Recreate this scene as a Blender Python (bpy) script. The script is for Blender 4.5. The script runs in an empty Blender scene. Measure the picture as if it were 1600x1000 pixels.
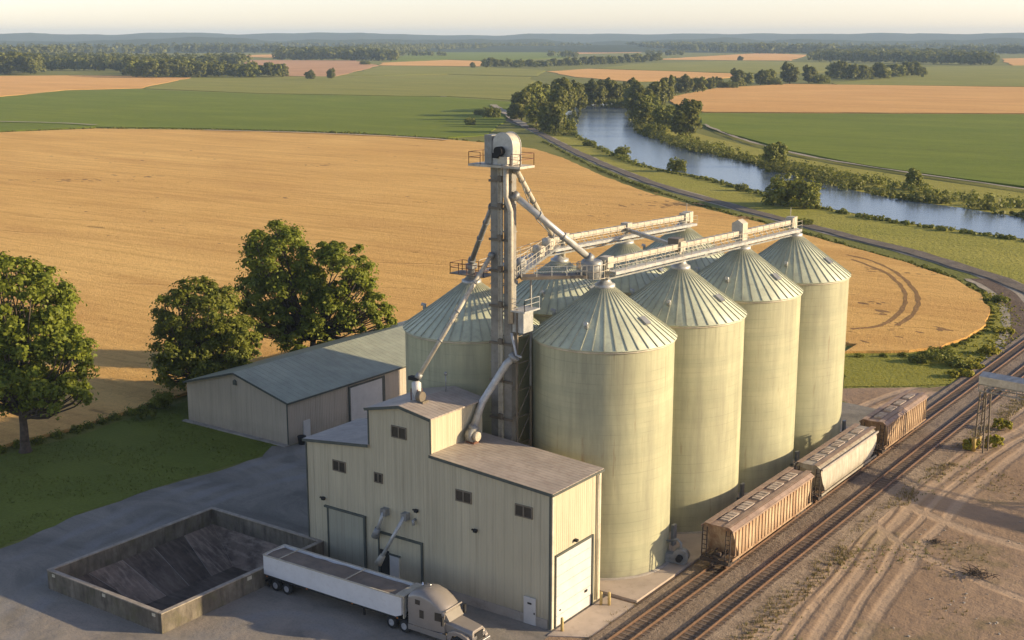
import bpy, bmesh, math, random
import numpy as np
from mathutils import Vector, Matrix
from mathutils.geometry import tessellate_polygon
from mathutils import noise as mnoise

random.seed(7)
RNG = np.random.default_rng(11)
R = math.radians
SC = bpy.context.scene
COL = SC.collection

# ------------------------------------------------------------------ survey of the place
CAM_H, FPX, HOR, VPX = 48.0, 2000.0, 58.0, 2258.0
PITCH = math.atan((500 - HOR) / FPX)
YAW = math.atan((VPX - 800) / math.hypot(FPX, 500 - HOR))
cP, sP, cY, sY = math.cos(PITCH), math.sin(PITCH), math.cos(YAW), math.sin(YAW)


def gp(px, py, z=0.0):
    """survey point of the photograph -> world x, y at height z"""
    u, v = px - 800, py - 500
    t = (CAM_H - z) / (v * cP + FPX * sP)
    f, r = (FPX * cP - v * sP) * t, u * t
    return (-f * sY + r * cY, f * cY + r * sY)


def m_per_px(x, y, z=0):
    f = -x * sY + y * cY
    return (f * cP + (CAM_H - z) * sP) / FPX


# ------------------------------------------------------------------ scene objects
def tag(o, label=None, cat=None, group=None, kind=None):
    if label: o['label'] = label
    if cat: o['category'] = cat
    if group: o['group'] = group
    if kind: o['kind'] = kind
    return o


def thing(name, label, cat, loc=(0, 0, 0), rz=0.0, group=None):
    o = bpy.data.objects.new(name, None)
    COL.objects.link(o)
    o.empty_display_size = 0.5
    o.location = loc
    o.rotation_euler = (0, 0, rz)
    return tag(o, label, cat, group)


def offset_of(o):
    v = Vector((0, 0, 0))
    while o is not None:
        v += o.location
        o = o.parent
    return v


def copy_tree(o, parent=None):
    c = o.copy()
    COL.objects.link(c)
    if parent is not None: c.parent = parent
    for ch in list(o.children):
        copy_tree(ch, c)
    return c


class MB:
    """collects shapes and links them as one mesh object"""
    def __init__(s):
        s.v, s.f, s.m, s.s = [], [], [], []

    def add(s, vs, fs, m=0, smooth=False):
        o = len(s.v)
        s.v += [tuple(p) for p in vs]
        for f in fs:
            s.f.append(tuple(i + o for i in f)); s.m.append(m); s.s.append(smooth)
        return s

    def box(s, x0, x1, y0, y1, z0, z1, m=0):
        vs = [(x, y, z) for z in (z0, z1) for y in (y0, y1) for x in (x0, x1)]
        return s.add(vs, [(0, 2, 3, 1), (4, 5, 7, 6), (0, 1, 5, 4), (2, 6, 7, 3), (0, 4, 6, 2), (1, 3, 7, 5)], m)

    def beam(s, p, q, w, h, m=0, up=(0, 0, 1)):
        p, q = Vector(p), Vector(q)
        d = (q - p).normalized()
        u = Vector(up)
        if abs(d.dot(u)) > 0.98: u = Vector((0, 1, 0))
        r = d.cross(u).normalized(); u = r.cross(d)
        vs = [a + r * (w / 2 * i) + u * (h / 2 * j) for a in (p, q) for i, j in ((-1, -1), (1, -1), (1, 1), (-1, 1))]
        return s.add(vs, [(3, 2, 1, 0), (4, 5, 6, 7), (0, 1, 5, 4), (1, 2, 6, 5), (2, 3, 7, 6), (3, 0, 4, 7)], m)

    def tube(s, pts, r, n=10, m=0, r2=None):
        pts = [Vector(p) for p in pts]
        k = len(pts)
        rings = []
        ref = None
        for i, p in enumerate(pts):
            d = (pts[min(i + 1, k - 1)] - pts[max(i - 1, 0)]).normalized()
            if ref is None:
                ref = d.orthogonal().normalized()
            ref = (ref - d * ref.dot(d)).normalized()
            b = d.cross(ref)
            rr = r if r2 is None else r + (r2 - r) * i / (k - 1)
            rings.append([p + (ref * math.cos(2 * math.pi * j / n) + b * math.sin(2 * math.pi * j / n)) * rr for j in range(n)])
        vs = [q for g in rings for q in g]
        fs = [(i * n + j, i * n + (j + 1) % n, (i + 1) * n + (j + 1) % n, (i + 1) * n + j) for i in range(k - 1) for j in range(n)]
        o = len(s.v)
        s.add(vs, fs, m, True)
        s.f.append(tuple(o + j for j in range(n))[::-1]); s.m.append(m); s.s.append(False)
        s.f.append(tuple(o + (k - 1) * n + j for j in range(n))); s.m.append(m); s.s.append(False)
        return s

    def lathe(s, prof, n=48, c=(0, 0, 0), m=0, smooth=True, axis='z', cap=False):
        vs = []
        for (r, h) in prof:
            for j in range(n):
                a = 2 * math.pi * j / n
                if axis == 'z': q = (c[0] + r * math.cos(a), c[1] + r * math.sin(a), c[2] + h)
                elif axis == 'y': q = (c[0] + r * math.cos(a), c[1] + h, c[2] + r * math.sin(a))
                else: q = (c[0] + h, c[1] + r * math.cos(a), c[2] + r * math.sin(a))
                vs.append(q)
        k = len(prof)
        fs = [(i * n + j, i * n + (j + 1) % n, (i + 1) * n + (j + 1) % n, (i + 1) * n + j) for i in range(k - 1) for j in range(n)]
        if axis == 'y': fs = [f[::-1] for f in fs]
        o = len(s.v)
        s.add(vs, fs, m, smooth)
        if cap:
            s.f.append(tuple(o + j for j in range(n))[::-1]); s.m.append(m); s.s.append(False)
            s.f.append(tuple(o + (k - 1) * n + j for j in range(n))); s.m.append(m); s.s.append(False)
        return s

    def prism(s, poly, a, b, axis='y', m=0):
        """poly of 2-D points extruded along an axis: 'y' -> (x,z), 'x' -> (y,z), 'z' -> (x,y)"""
        n = len(poly)
        def P(p, t):
            return (p[0], t, p[1]) if axis == 'y' else ((t, p[0], p[1]) if axis == 'x' else (p[0], p[1], t))
        vs = [P(p, a) for p in poly] + [P(p, b) for p in poly]
        fs = [tuple(range(n)), tuple(range(2 * n - 1, n - 1, -1))] + [(i, i + n, (i + 1) % n + n, (i + 1) % n) for i in range(n)]
        return s.add(vs, fs, m)

    def build(s, name, mats, parent=None, world=False, fix=True, bevel=0):
        me = bpy.data.meshes.new(name)
        vs = s.v
        if world and parent is not None:
            o = offset_of(parent)
            vs = [(p[0] - o.x, p[1] - o.y, p[2] - o.z) for p in vs]
        me.from_pydata(vs, [], s.f)
        if not isinstance(mats, (list, tuple)): mats = [mats]
        for mt in mats: me.materials.append(mt)
        me.polygons.foreach_set('material_index', s.m)
        me.polygons.foreach_set('use_smooth', s.s)
        if fix:
            bm = bmesh.new(); bm.from_mesh(me)
            bmesh.ops.recalc_face_normals(bm, faces=bm.faces)
            bm.to_mesh(me); bm.free()
        me.update()
        ob = bpy.data.objects.new(name, me)
        COL.objects.link(ob)
        if parent is not None: ob.parent = parent
        if bevel:
            md = ob.modifiers.new('bevel', 'BEVEL'); md.width = bevel; md.segments = 2; md.limit_method = 'ANGLE'; md.angle_limit = R(35)
        return ob


# ------------------------------------------------------------------ materials
class NT:
    def __init__(s, name):
        s.mat = bpy.data.materials.new(name)
        s.mat.use_nodes = True
        s.t = s.mat.node_tree
        s.b = s.t.nodes['Principled BSDF']
        s.geo = s.t.nodes.new('ShaderNodeNewGeometry')
        s.pos = s.geo.outputs['Position']

    def n(s, typ, **kw):
        nd = s.t.nodes.new(typ)
        for k, v in kw.items(): setattr(nd, k, v)
        return nd

    def put(s, sock, v):
        if isinstance(v, bpy.types.NodeSocket): s.t.links.new(v, sock)
        else: sock.default_value = v

    def noise(s, scale, detail=4, vec=None, rough=0.55, distort=0):
        nd = s.n('ShaderNodeTexNoise')
        s.put(nd.inputs['Vector'], vec if vec is not None else s.pos)
        nd.inputs['Scale'].default_value = scale
        nd.inputs['Detail'].default_value = detail
        nd.inputs['Roughness'].default_value = rough
        nd.inputs['Distortion'].default_value = distort
        return nd.outputs['Fac']

    def mp(s, scale=(1, 1, 1), loc=(0, 0, 0), rot=(0, 0, 0), vec=None):
        nd = s.n('ShaderNodeMapping')
        s.put(nd.inputs['Vector'], vec if vec is not None else s.pos)
        nd.inputs['Scale'].default_value = scale
        nd.inputs['Location'].default_value = loc
        nd.inputs['Rotation'].default_value = rot
        return nd.outputs['Vector']

    def m(s, op, a, b=0.0, c=0.0):
        nd = s.n('ShaderNodeMath', operation=op)
        s.put(nd.inputs[0], a); s.put(nd.inputs[1], b)
        if op in ('MULTIPLY_ADD', 'SMOOTH_MIN', 'WRAP', 'COMPARE'): s.put(nd.inputs[2], c)
        return nd.outputs[0]

    def rng(s, v, a, b, c=0.0, d=1.0, smooth=False):
        nd = s.n('ShaderNodeMapRange')
        nd.interpolation_type = 'SMOOTHSTEP' if smooth else 'LINEAR'
        s.put(nd.inputs['Value'], v)
        for k, q in zip(('From Min', 'From Max', 'To Min', 'To Max'), (a, b, c, d)): nd.inputs[k].default_value = q
        return nd.outputs['Result']

    def mix(s, f, a, b, mode='MIX'):
        nd = s.n('ShaderNodeMix', data_type='RGBA', blend_type=mode)
        s.put(nd.inputs['Factor'], f)
        ia, ib = [i for i in nd.inputs if i.type == 'RGBA']
        s.put(ia, c4(a)); s.put(ib, c4(b))
        return [o for o in nd.outputs if o.type == 'RGBA'][0]

    def xyz(s, vec=None):
        nd = s.n('ShaderNodeSeparateXYZ'); s.put(nd.inputs[0], vec if vec is not None else s.pos)
        return nd.outputs

    def bump(s, h, dist, strength=1.0, normal=None):
        nd = s.n('ShaderNodeBump'); s.put(nd.inputs['Height'], h)
        nd.inputs['Distance'].default_value = dist; nd.inputs['Strength'].default_value = strength
        if normal is not None: s.put(nd.inputs['Normal'], normal)
        return nd.outputs['Normal']

    def done(s, col, rough=0.8, nrm=None, metal=0.0, spec=None):
        s.put(s.b.inputs['Base Color'], c4(col)); s.put(s.b.inputs['Roughness'], rough); s.put(s.b.inputs['Metallic'], metal)
        if spec is not None: s.b.inputs['Specular IOR Level'].default_value = spec
        if nrm is not None: s.put(s.b.inputs['Normal'], nrm)
        return s.mat


def c4(c):
    return c if isinstance(c, bpy.types.NodeSocket) else (c[0], c[1], c[2], 1.0)


def sh(c, k):
    return tuple(min(1, x * k) for x in c[:3])


def worn(name, c, rough=0.7, metal=0.0, var=0.22, scale=0.9, c2=None, amt=0.35, spec=None):
    """painted or bare surface with mottling and blotches of dirt or rust"""
    t = NT(name)
    a = t.noise(scale, 5)
    col = t.mix(t.rng(a, 0.3, 0.7), sh(c, 1 - var), sh(c, 1 + var))
    b = t.rng(t.noise(scale * 2.7, 6, rough=0.7), 0.52, 0.72)
    col = t.mix(t.m('MULTIPLY', b, amt), col, c2 if c2 else sh(c, 0.55))
    return t.done(col, rough, t.bump(t.noise(scale * 8, 3), 0.01, 0.4), metal, spec)


def siding(name, c, pitch=0.30, rough=0.55, dirt=(0.2, 0.16, 0.11), seam=0.91):
    """ribbed sheet-metal cladding: ribs stand vertical on walls that face x or y"""
    t = NT(name)
    o = t.xyz()
    u = t.m('ADD', o[0], o[1])
    rib = t.m('PINGPONG', u, pitch / 2)
    rib = t.rng(rib, 0.0, pitch * 0.18)
    sm = t.rng(t.m('PINGPONG', u, seam / 2), 0.0, 0.045, 1, 0)
    a = t.noise(0.35, 5, t.mp((1, 1, 0.35)))
    st = t.noise(1.0, 5, t.mp((2.6, 2.6, 0.12)), rough=0.65)
    col = t.mix(t.rng(a, 0.3, 0.7), sh(c, 0.9), sh(c, 1.08))
    pan = t.n('ShaderNodeTexWhiteNoise', noise_dimensions='1D')
    t.put(pan.inputs['W'], t.m('FLOOR', t.m('DIVIDE', t.m('ADD', u, seam / 2), seam)))
    col = t.mix(t.m('MULTIPLY', pan.outputs['Value'], 0.16), col, sh(c, 0.72))
    col = t.mix(t.m('MULTIPLY', t.rng(st, 0.5, 0.75), 0.34), col, dirt)
    low = t.rng(o[2], 0.2, 2.4, 1, 0)
    col = t.mix(t.m('MULTIPLY', t.m('MULTIPLY', low, t.noise(1.3, 4)), 0.7), col, dirt)
    col = t.mix(t.m('MULTIPLY', sm, 0.35), col, sh(c, 0.5))
    nrm = t.bump(t.m('SUBTRACT', rib, t.m('MULTIPLY', sm, 0.8)), 0.03, 0.9)
    nrm = t.bump(t.noise(0.8, 3), 0.05, 0.25, nrm)
    return t.done(col, rough, nrm, 0.0, 0.4)


def roofing(name, c, axis=0, pitch=0.6, dirt=(0.2, 0.14, 0.1), amt=0.3):
    t = NT(name)
    u = t.xyz()[axis]
    sm = t.rng(t.m('PINGPONG', u, pitch / 2), 0.0, 0.05, 1, 0)
    col = t.mix(t.rng(t.noise(0.5, 5), 0.3, 0.7), sh(c, 0.82), sh(c, 1.15))
    pan = t.n('ShaderNodeTexWhiteNoise', noise_dimensions='1D')
    t.put(pan.inputs['W'], t.m('FLOOR', t.m('DIVIDE', t.m('ADD', u, pitch / 2), pitch)))
    col = t.mix(t.m('MULTIPLY', pan.outputs['Value'], 0.22), col, sh(c, 0.7))
    col = t.mix(t.m('MULTIPLY', t.rng(t.noise(1.4, 6, rough=0.7), 0.48, 0.7), amt), col, dirt)
    col = t.mix(t.m('MULTIPLY', sm, 0.4), col, sh(c, 0.55))
    return t.done(col, 0.5, t.bump(sm, 0.05, 1.0), 0.0, 0.5)


M = {}
M['siding'] = siding('cream_siding', (0.54, 0.48, 0.325))
M['shed_siding'] = siding('shed_siding', (0.50, 0.43, 0.33), 0.3)
M['shed_roof'] = roofing('green_shed_roof', (0.32, 0.335, 0.235), 1, 0.9, (0.26, 0.24, 0.17), 0.45)
M['house_roof'] = roofing('pinkish_roof', (0.42, 0.355, 0.285), 1, 0.5, (0.24, 0.17, 0.13), 0.5)
M['trim_dark'] = worn('dark_trim', (0.075, 0.085, 0.07), 0.6)
M['trim_light'] = worn('light_trim', (0.58, 0.52, 0.38), 0.55)
M['white_door'] = worn('white_door', (0.60, 0.58, 0.53), 0.5, var=0.07, amt=0.25)
M['green_door'] = siding('green_grey_door', (0.40, 0.385, 0.285), 0.22)
M['glass'] = worn('dark_glass', (0.045, 0.04, 0.032), 0.2, var=0.1, amt=0.0)
M['black'] = worn('black_opening', (0.012, 0.012, 0.012), 0.8, amt=0)
M['frame_brown'] = worn('brown_frame', (0.16, 0.13, 0.09), 0.6)
M['galv'] = worn('galvanised_steel', (0.46, 0.46, 0.43), 0.45, 0.35, 0.2, 1.5, (0.24, 0.2, 0.15), 0.5)
M['galv_dark'] = worn('weathered_steel', (0.27, 0.275, 0.26), 0.5, 0.3, 0.25, 1.2, (0.16, 0.11, 0.07), 0.5)
M['leg_steel'] = worn('leg_casing', (0.24, 0.225, 0.19), 0.55, 0.1, 0.25, 0.8, (0.13, 0.09, 0.06), 0.6)
M['cream_metal'] = worn('cream_metal', (0.50, 0.45, 0.34), 0.55, 0.0, 0.2, 1.2, (0.24, 0.16, 0.1), 0.7)
M['rust'] = worn('rust_steel', (0.17, 0.075, 0.045), 0.8, 0.1, 0.35, 1.5, (0.08, 0.05, 0.035), 0.6)
M['concrete'] = worn('concrete', (0.36, 0.32, 0.265), 0.9, 0, 0.2, 0.5, (0.15, 0.12, 0.09), 0.5)
M['yellow'] = worn('yellow_paint', (0.42, 0.29, 0.07), 0.6, 0, 0.15, 2, (0.2, 0.12, 0.05), 0.5)
M['bollard'] = worn('bollard_paint', (0.5, 0.38, 0.14), 0.6, 0, 0.15, 2, (0.3, 0.2, 0.1), 0.5)
M['tyre'] = worn('tyre', (0.018, 0.018, 0.018), 0.85)
M['rim'] = worn('wheel_rim', (0.5, 0.5, 0.5), 0.4, 0.5, 0.15, 3)
M['bark'] = worn('bark', (0.09, 0.065, 0.045), 0.95, 0, 0.35, 3)


def silo_wall():
    t = NT('silo_wall')
    o = t.xyz()
    ring = t.rng(t.m('PINGPONG', o[2], 0.46), 0.0, 0.05, 1, 0)
    c = (0.475, 0.46, 0.282)
    col = t.mix(t.rng(t.noise(0.16, 4, t.mp((1, 1, 1.6))), 0.3, 0.7), sh(c, 0.86), sh(c, 1.12))
    band = t.n('ShaderNodeTexWhiteNoise', noise_dimensions='1D')
    t.put(band.inputs['W'], t.m('FLOOR', t.m('DIVIDE', t.m('ADD', o[2], 0.46), 0.92)))
    col = t.mix(t.m('MULTIPLY', band.outputs['Value'], 0.3), col, (0.33, 0.345, 0.22))
    st = t.noise(1.0, 6, t.mp((0.55, 0.55, 0.06)), rough=0.7)
    col = t.mix(t.m('MULTIPLY', t.rng(st, 0.43, 0.66), 0.62), col, (0.255, 0.245, 0.165))
    st2 = t.noise(1.0, 5, t.mp((3.5, 3.5, 0.09), (5, 3, 1)), rough=0.6)
    up = t.rng(o[2], 16.0, 21.5, 0, 1)
    col = t.mix(t.m('MULTIPLY', t.m('MULTIPLY', t.rng(st2, 0.5, 0.68), up), 0.5), col, (0.20, 0.19, 0.13))
    low = t.rng(o[2], 0.3, 2.2, 1, 0)
    col = t.mix(t.m('MULTIPLY', t.m('MULTIPLY', low, t.noise(0.9, 5)), 0.9), col, (0.2, 0.19, 0.14))
    rs = t.m('MULTIPLY', t.rng(t.noise(1.0, 5, t.mp((2.2, 2.2, 0.16), (1, 5, 9)), rough=0.7), 0.60, 0.70), t.rng(t.noise(0.25, 3, t.mp(loc=(8, 2, 4))), 0.45, 0.6))
    col = t.mix(t.m('MULTIPLY', rs, 0.55), col, (0.22, 0.135, 0.07))
    col = t.mix(t.m('MULTIPLY', t.m('MULTIPLY', ring, 0.42), t.rng(t.noise(0.4, 3), 0.4, 0.6)), col, (0.2, 0.21, 0.15))
    n = t.bump(ring, 0.012, 0.35)
    n = t.bump(t.noise(0.7, 3), 0.06, 0.35, n)
    return t.done(col, 0.5, n, 0.0, 0.45)


def silo_roof():
    t = NT('silo_roof')
    c = (0.50, 0.525, 0.37)
    col = t.mix(t.rng(t.noise(0.5, 5), 0.3, 0.7), sh(c, 0.85), sh(c, 1.14))
    col = t.mix(t.m('MULTIPLY', t.rng(t.noise(1.6, 6, rough=0.7), 0.5, 0.7), 0.4), col, (0.24, 0.22, 0.16))
    return t.done(col, 0.5, t.bump(t.noise(2.5, 3), 0.02, 0.4), 0.0, 0.5)


M['silo_wall'] = silo_wall()
M['silo_roof'] = silo_roof()
M['silo_rib_shaded'] = worn('silo_rib_shaded', (0.40, 0.40, 0.29), 0.5, 0.0, 0.15, 1.0)  # ribs painted darker than the panels to stand for their shadow lines


def leaf_mat(name, c, dark, translucent=0.3):
    t = NT(name)
    ri = t.geo.outputs['Random Per Island']
    col = t.mix(ri, dark, c)
    col = t.mix(t.rng(t.noise(0.35, 3), 0.4, 0.65), col, sh(c, 0.75), 'MIX')
    t.done(col, 0.55, None, 0, 0.3)
    tr = t.n('ShaderNodeBsdfTranslucent'); t.put(tr.inputs['Color'], t.mix(0.5, col, (0.16, 0.17, 0.02)))
    mx = t.n('ShaderNodeMixShader'); mx.inputs[0].default_value = translucent
    out = t.t.nodes['Material Output']
    t.t.links.new(t.b.outputs[0], mx.inputs[1]); t.t.links.new(tr.outputs[0], mx.inputs[2]); t.t.links.new(mx.outputs[0], out.inputs[0])
    return t.mat


M['leaf'] = leaf_mat('tree_leaves', (0.35, 0.39, 0.04), (0.08, 0.12, 0.018), 0.45)
M['leaf2'] = leaf_mat('olive_leaves', (0.32, 0.335, 0.04), (0.075, 0.105, 0.016), 0.45)
M['leaf_far'] = leaf_mat('distant_leaves', (0.25, 0.25, 0.045), (0.085, 0.105, 0.024), 0.38)
M['leaf_bush'] = leaf_mat('bush_leaves', (0.30, 0.31, 0.045), (0.12, 0.145, 0.025))
M['weed'] = leaf_mat('yellow_weeds', (0.55, 0.48, 0.04), (0.26, 0.27, 0.03), 0.35)
M['tuft'] = leaf_mat('grass_tufts', (0.20, 0.22, 0.03), (0.09, 0.115, 0.018), 0.3)
M['drytuft'] = leaf_mat('dry_grass', (0.32, 0.24, 0.10), (0.14, 0.11, 0.05), 0.3)


def field_mat(name, c, c2, row_dir=0.0, row=3.0, fine=2.0, rowamt=0.25, bump=0.35, sheen=0.0, patch=None, pscale=0.012, grain=0.5):
    """a crop: grain of the heads, drill rows, large soft patches"""
    t = NT(name)
    big = t.rng(t.noise(pscale, 5, rough=0.6), 0.35, 0.66)
    col = t.mix(big, c, c2)
    strk = t.noise(1.0, 4, t.mp((0.015, row * 0.1, 1), rot=(0, 0, row_dir)), rough=0.6)
    col = t.mix(t.m('MULTIPLY', t.rng(strk, 0.36, 0.66), rowamt), col, sh(c, 0.6))
    s2 = t.noise(1.0, 4, t.mp((0.0025, 0.03, 1), loc=(3, 1, 0), rot=(0, 0, row_dir)), rough=0.6)
    col = t.mix(t.m('MULTIPLY', t.rng(s2, 0.42, 0.62), 0.42), col, sh(c, 0.68))
    s3 = t.noise(0.02, 5, t.mp((0.6, 1.6, 1), loc=(8, 1, 0)), rough=0.7)
    col = t.mix(t.m('MULTIPLY', t.rng(s3, 0.5, 0.66), 0.4), col, sh(c2, 1.22))
    med = t.noise(0.22, 5, rough=0.7)
    col = t.mix(t.m('MULTIPLY', t.rng(med, 0.35, 0.7), 0.3), col, sh(c2, 1.25))
    g = t.noise(fine, 3, rough=0.7)
    col = t.mix(t.m('MULTIPLY', t.rng(g, 0.35, 0.65), grain), col, sh(c, 0.55))
    if patch:
        p = t.rng(t.noise(0.045, 6, t.mp((0.45, 1.9, 1), rot=(0, 0, row_dir)), rough=0.68), 0.63, 0.70)
        col = t.mix(t.m('MULTIPLY', p, 0.75), col, patch)
    n = t.bump(t.m('ADD', g, t.m('MULTIPLY', med, 0.7)), bump, 1.0)
    t.done(col, 0.9, n, 0, 0.15)
    if sheen:
        t.b.inputs['Sheen Weight'].default_value = sheen
        t.b.inputs['Sheen Tint'].default_value = c4(sh(c2, 1.6))
        t.b.inputs['Sheen Roughness'].default_value = 0.6
    return t.mat


def wheat_mat(name, c, c2, rot):
    t = NT(name)
    wv = t.noise(0.006, 3)
    o = t.xyz(t.mp((1, 1, 1), rot=(0, 0, rot)))
    u = t.m('ADD', o[1], t.m('MULTIPLY', wv, 90.0))
    col = t.mix(t.rng(t.noise(0.010, 6, rough=0.62), 0.35, 0.65), c, c2)
    col = t.mix(t.m('MULTIPLY', t.rng(t.noise(0.035, 5, t.mp((0.35, 1.3, 1), rot=(0, 0, rot)), rough=0.65), 0.45, 0.68), 0.6), col, (0.50, 0.25, 0.075))
    strk = t.noise(1.0, 4, t.mp((0.02, 0.42, 1), rot=(0, 0, rot), vec=t.pos), rough=0.65, distort=0.3)
    col = t.mix(t.m('MULTIPLY', t.rng(strk, 0.43, 0.64), 0.5), col, (0.46, 0.235, 0.06))
    tram = t.rng(t.m('PINGPONG', u, 12.0), 0.15, 0.75, 1, 0)
    tram = t.m('MULTIPLY', tram, t.rng(t.noise(0.03, 4, t.mp(loc=(4, 4, 0)), rough=0.7), 0.45, 0.6))
    col = t.mix(t.m('MULTIPLY', tram, 0.42), col, (0.36, 0.19, 0.06))
    g1, g2 = t.noise(0.9, 4, rough=0.75), t.noise(3.2, 3, rough=0.8)
    sp = t.m('MAXIMUM', t.rng(g1, 0.50, 0.68), t.rng(g2, 0.50, 0.70))
    col = t.mix(t.m('MULTIPLY', sp, 0.52), col, (0.38, 0.19, 0.055))
    hi = t.rng(t.noise(1.6, 3, t.mp(loc=(7, 1, 0)), rough=0.8), 0.54, 0.7)
    col = t.mix(t.m('MULTIPLY', hi, 0.35), col, sh(c2, 1.25))
    lod = t.rng(t.noise(0.075, 7, t.mp((0.5, 1.9, 1), loc=(2, 9, 0), rot=(0, 0, rot)), rough=0.72), 0.655, 0.70)
    col = t.mix(t.m('MULTIPLY', lod, 0.7), col, (0.25, 0.14, 0.05))
    n = t.bump(t.m('SUBTRACT', t.m('ADD', g2, g1), t.m('ADD', t.m('MULTIPLY', tram, 0.8), lod)), 0.22, 1.0)
    t.done(col, 0.9, n, 0, 0.12)
    t.b.inputs['Sheen Weight'].default_value = 0.12
    t.b.inputs['Sheen Tint'].default_value = c4(sh(c2, 1.5)); t.b.inputs['Sheen Roughness'].default_value = 0.6
    return t.mat


M['wheat'] = wheat_mat('ripe_wheat', (0.68, 0.385, 0.11), (0.80, 0.495, 0.16), R(-18))
M['green'] = field_mat('green_crop', (0.125, 0.175, 0.010), (0.19, 0.22, 0.018), R(-20), 2.0, 1.2, 0.55, 0.3, 0.1, grain=0.4)
M['green2'] = field_mat('olive_crop', (0.20, 0.215, 0.035), (0.27, 0.25, 0.05), R(-15), 2.0, 1.2, 0.35, 0.3, 0.1, grain=0.3)
M['tan'] = field_mat('tan_stubble', (0.52, 0.275, 0.085), (0.62, 0.36, 0.125), R(10), 3.0, 1.2, 0.35, 0.35, 0.2, (0.32, 0.2, 0.1), grain=0.35)
M['pink'] = field_mat('bare_pinkish_soil', (0.44, 0.24, 0.115), (0.52, 0.30, 0.15), R(10), 3.0, 1.2, 0.2, 0.3, 0.1, grain=0.3)
M['meadow'] = field_mat('meadow', (0.15, 0.17, 0.03), (0.23, 0.215, 0.05), R(30), 1.0, 1.0, 0.3, 0.4, 0.1, (0.07, 0.09, 0.025), 0.02)
M['bank'] = field_mat('bank_grass', (0.25, 0.25, 0.035), (0.34, 0.30, 0.06), R(40), 1.5, 0.9, 0.4, 0.5, 0.15, (0.09, 0.11, 0.03), 0.03)
M['lawn'] = field_mat('mown_lawn', (0.12, 0.15, 0.016), (0.17, 0.19, 0.026), R(0), 2.0, 2.6, 0.3, 0.12, 0.05, (0.10, 0.115, 0.035), 0.06, 0.35)


def ring(t, a, b, c, w, nz, amt):
    """0..1 mask of a wheel rut that runs through three ground points"""
    ax, ay = a; bx, by = b; cx, cy = c
    d = 2 * (ax * (by - cy) + bx * (cy - ay) + cx * (ay - by))
    ux = ((ax * ax + ay * ay) * (by - cy) + (bx * bx + by * by) * (cy - ay) + (cx * cx + cy * cy) * (ay - by)) / d
    uy = ((ax * ax + ay * ay) * (cx - bx) + (bx * bx + by * by) * (ax - cx) + (cx * cx + cy * cy) * (bx - ax)) / d
    rad = math.hypot(ax - ux, ay - uy)
    o = t.xyz()
    dx, dy = t.m('SUBTRACT', o[0], ux), t.m('SUBTRACT', o[1], uy)
    dist = t.m('SQRT', t.m('ADD', t.m('MULTIPLY', dx, dx), t.m('MULTIPLY', dy, dy)))
    dist = t.m('ADD', dist, t.m('MULTIPLY', t.m('SUBTRACT', nz, 0.5), 3.0))
    return t.m('MULTIPLY', t.rng(t.m('ABSOLUTE', t.m('SUBTRACT', dist, rad)), w * 0.3, w, 1, 0, True), amt)


def dirt_mat():
    t = NT('dirt_yard')
    nz = t.noise(0.035, 2)
    col = t.mix(t.rng(t.noise(0.05, 5, rough=0.6), 0.36, 0.64), (0.295, 0.20, 0.122), (0.395, 0.278, 0.178))
    col = t.mix(t.m('MULTIPLY', t.rng(t.noise(0.5, 6, rough=0.7), 0.45, 0.7), 0.55), col, (0.27, 0.195, 0.135))
    weed = t.rng(t.m('ADD', t.noise(0.075, 5, t.mp(loc=(31, 7, 0)), rough=0.7), t.m('MULTIPLY', t.noise(1.2, 3), 0.12)), 0.60, 0.68)
    col = t.mix(t.m('MULTIPLY', weed, 0.7), col, (0.21, 0.165, 0.085))
    tot = None
    L = [((1200, 1000), (1375, 800), (1600, 610)), ((1345, 1000), (1450, 850), (1600, 700)), ((1180, 1000), (1345, 815), (1530, 640)), ((1230, 1000), (1395, 800), (1600, 640)), ((1270, 1000), (1420, 800), (1600, 665)), ((1130, 1000), (1330, 790), (1560, 560)),
         ((1310, 1000), (1425, 830), (1600, 680)), ((1290, 700), (1340, 640), (1460, 600)), ((1320, 690), (1370, 640), (1470, 615))]
    for i, (a, b, c) in enumerate(L):
        k = ring(t, gp(*a), gp(*b), gp(*c), 0.55 + 0.3 * (i % 3), nz, 0.9)
        tot = k if tot is None else t.m('MAXIMUM', tot, k)
    brk = t.rng(t.noise(0.16, 3, t.mp(loc=(9, 4, 0))), 0.2, 0.42)
    tot = t.m('MULTIPLY', tot, brk)
    col = t.mix(t.m('MULTIPLY', tot, 0.7), col, (0.50, 0.37, 0.25))
    peb = t.noise(5.0, 3, rough=0.8)
    col = t.mix(t.m('MULTIPLY', t.rng(peb, 0.5, 0.75), 0.35), col, (0.22, 0.165, 0.12))
    h = t.m('SUBTRACT', t.m('ADD', t.m('MULTIPLY', peb, 0.12), t.m('MULTIPLY', t.noise(0.6, 5, rough=0.65), 0.6)), t.m('MULTIPLY', tot, 0.25))
    return t.done(col, 0.95, t.bump(h, 0.35, 1.0), 0, 0.1)


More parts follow.
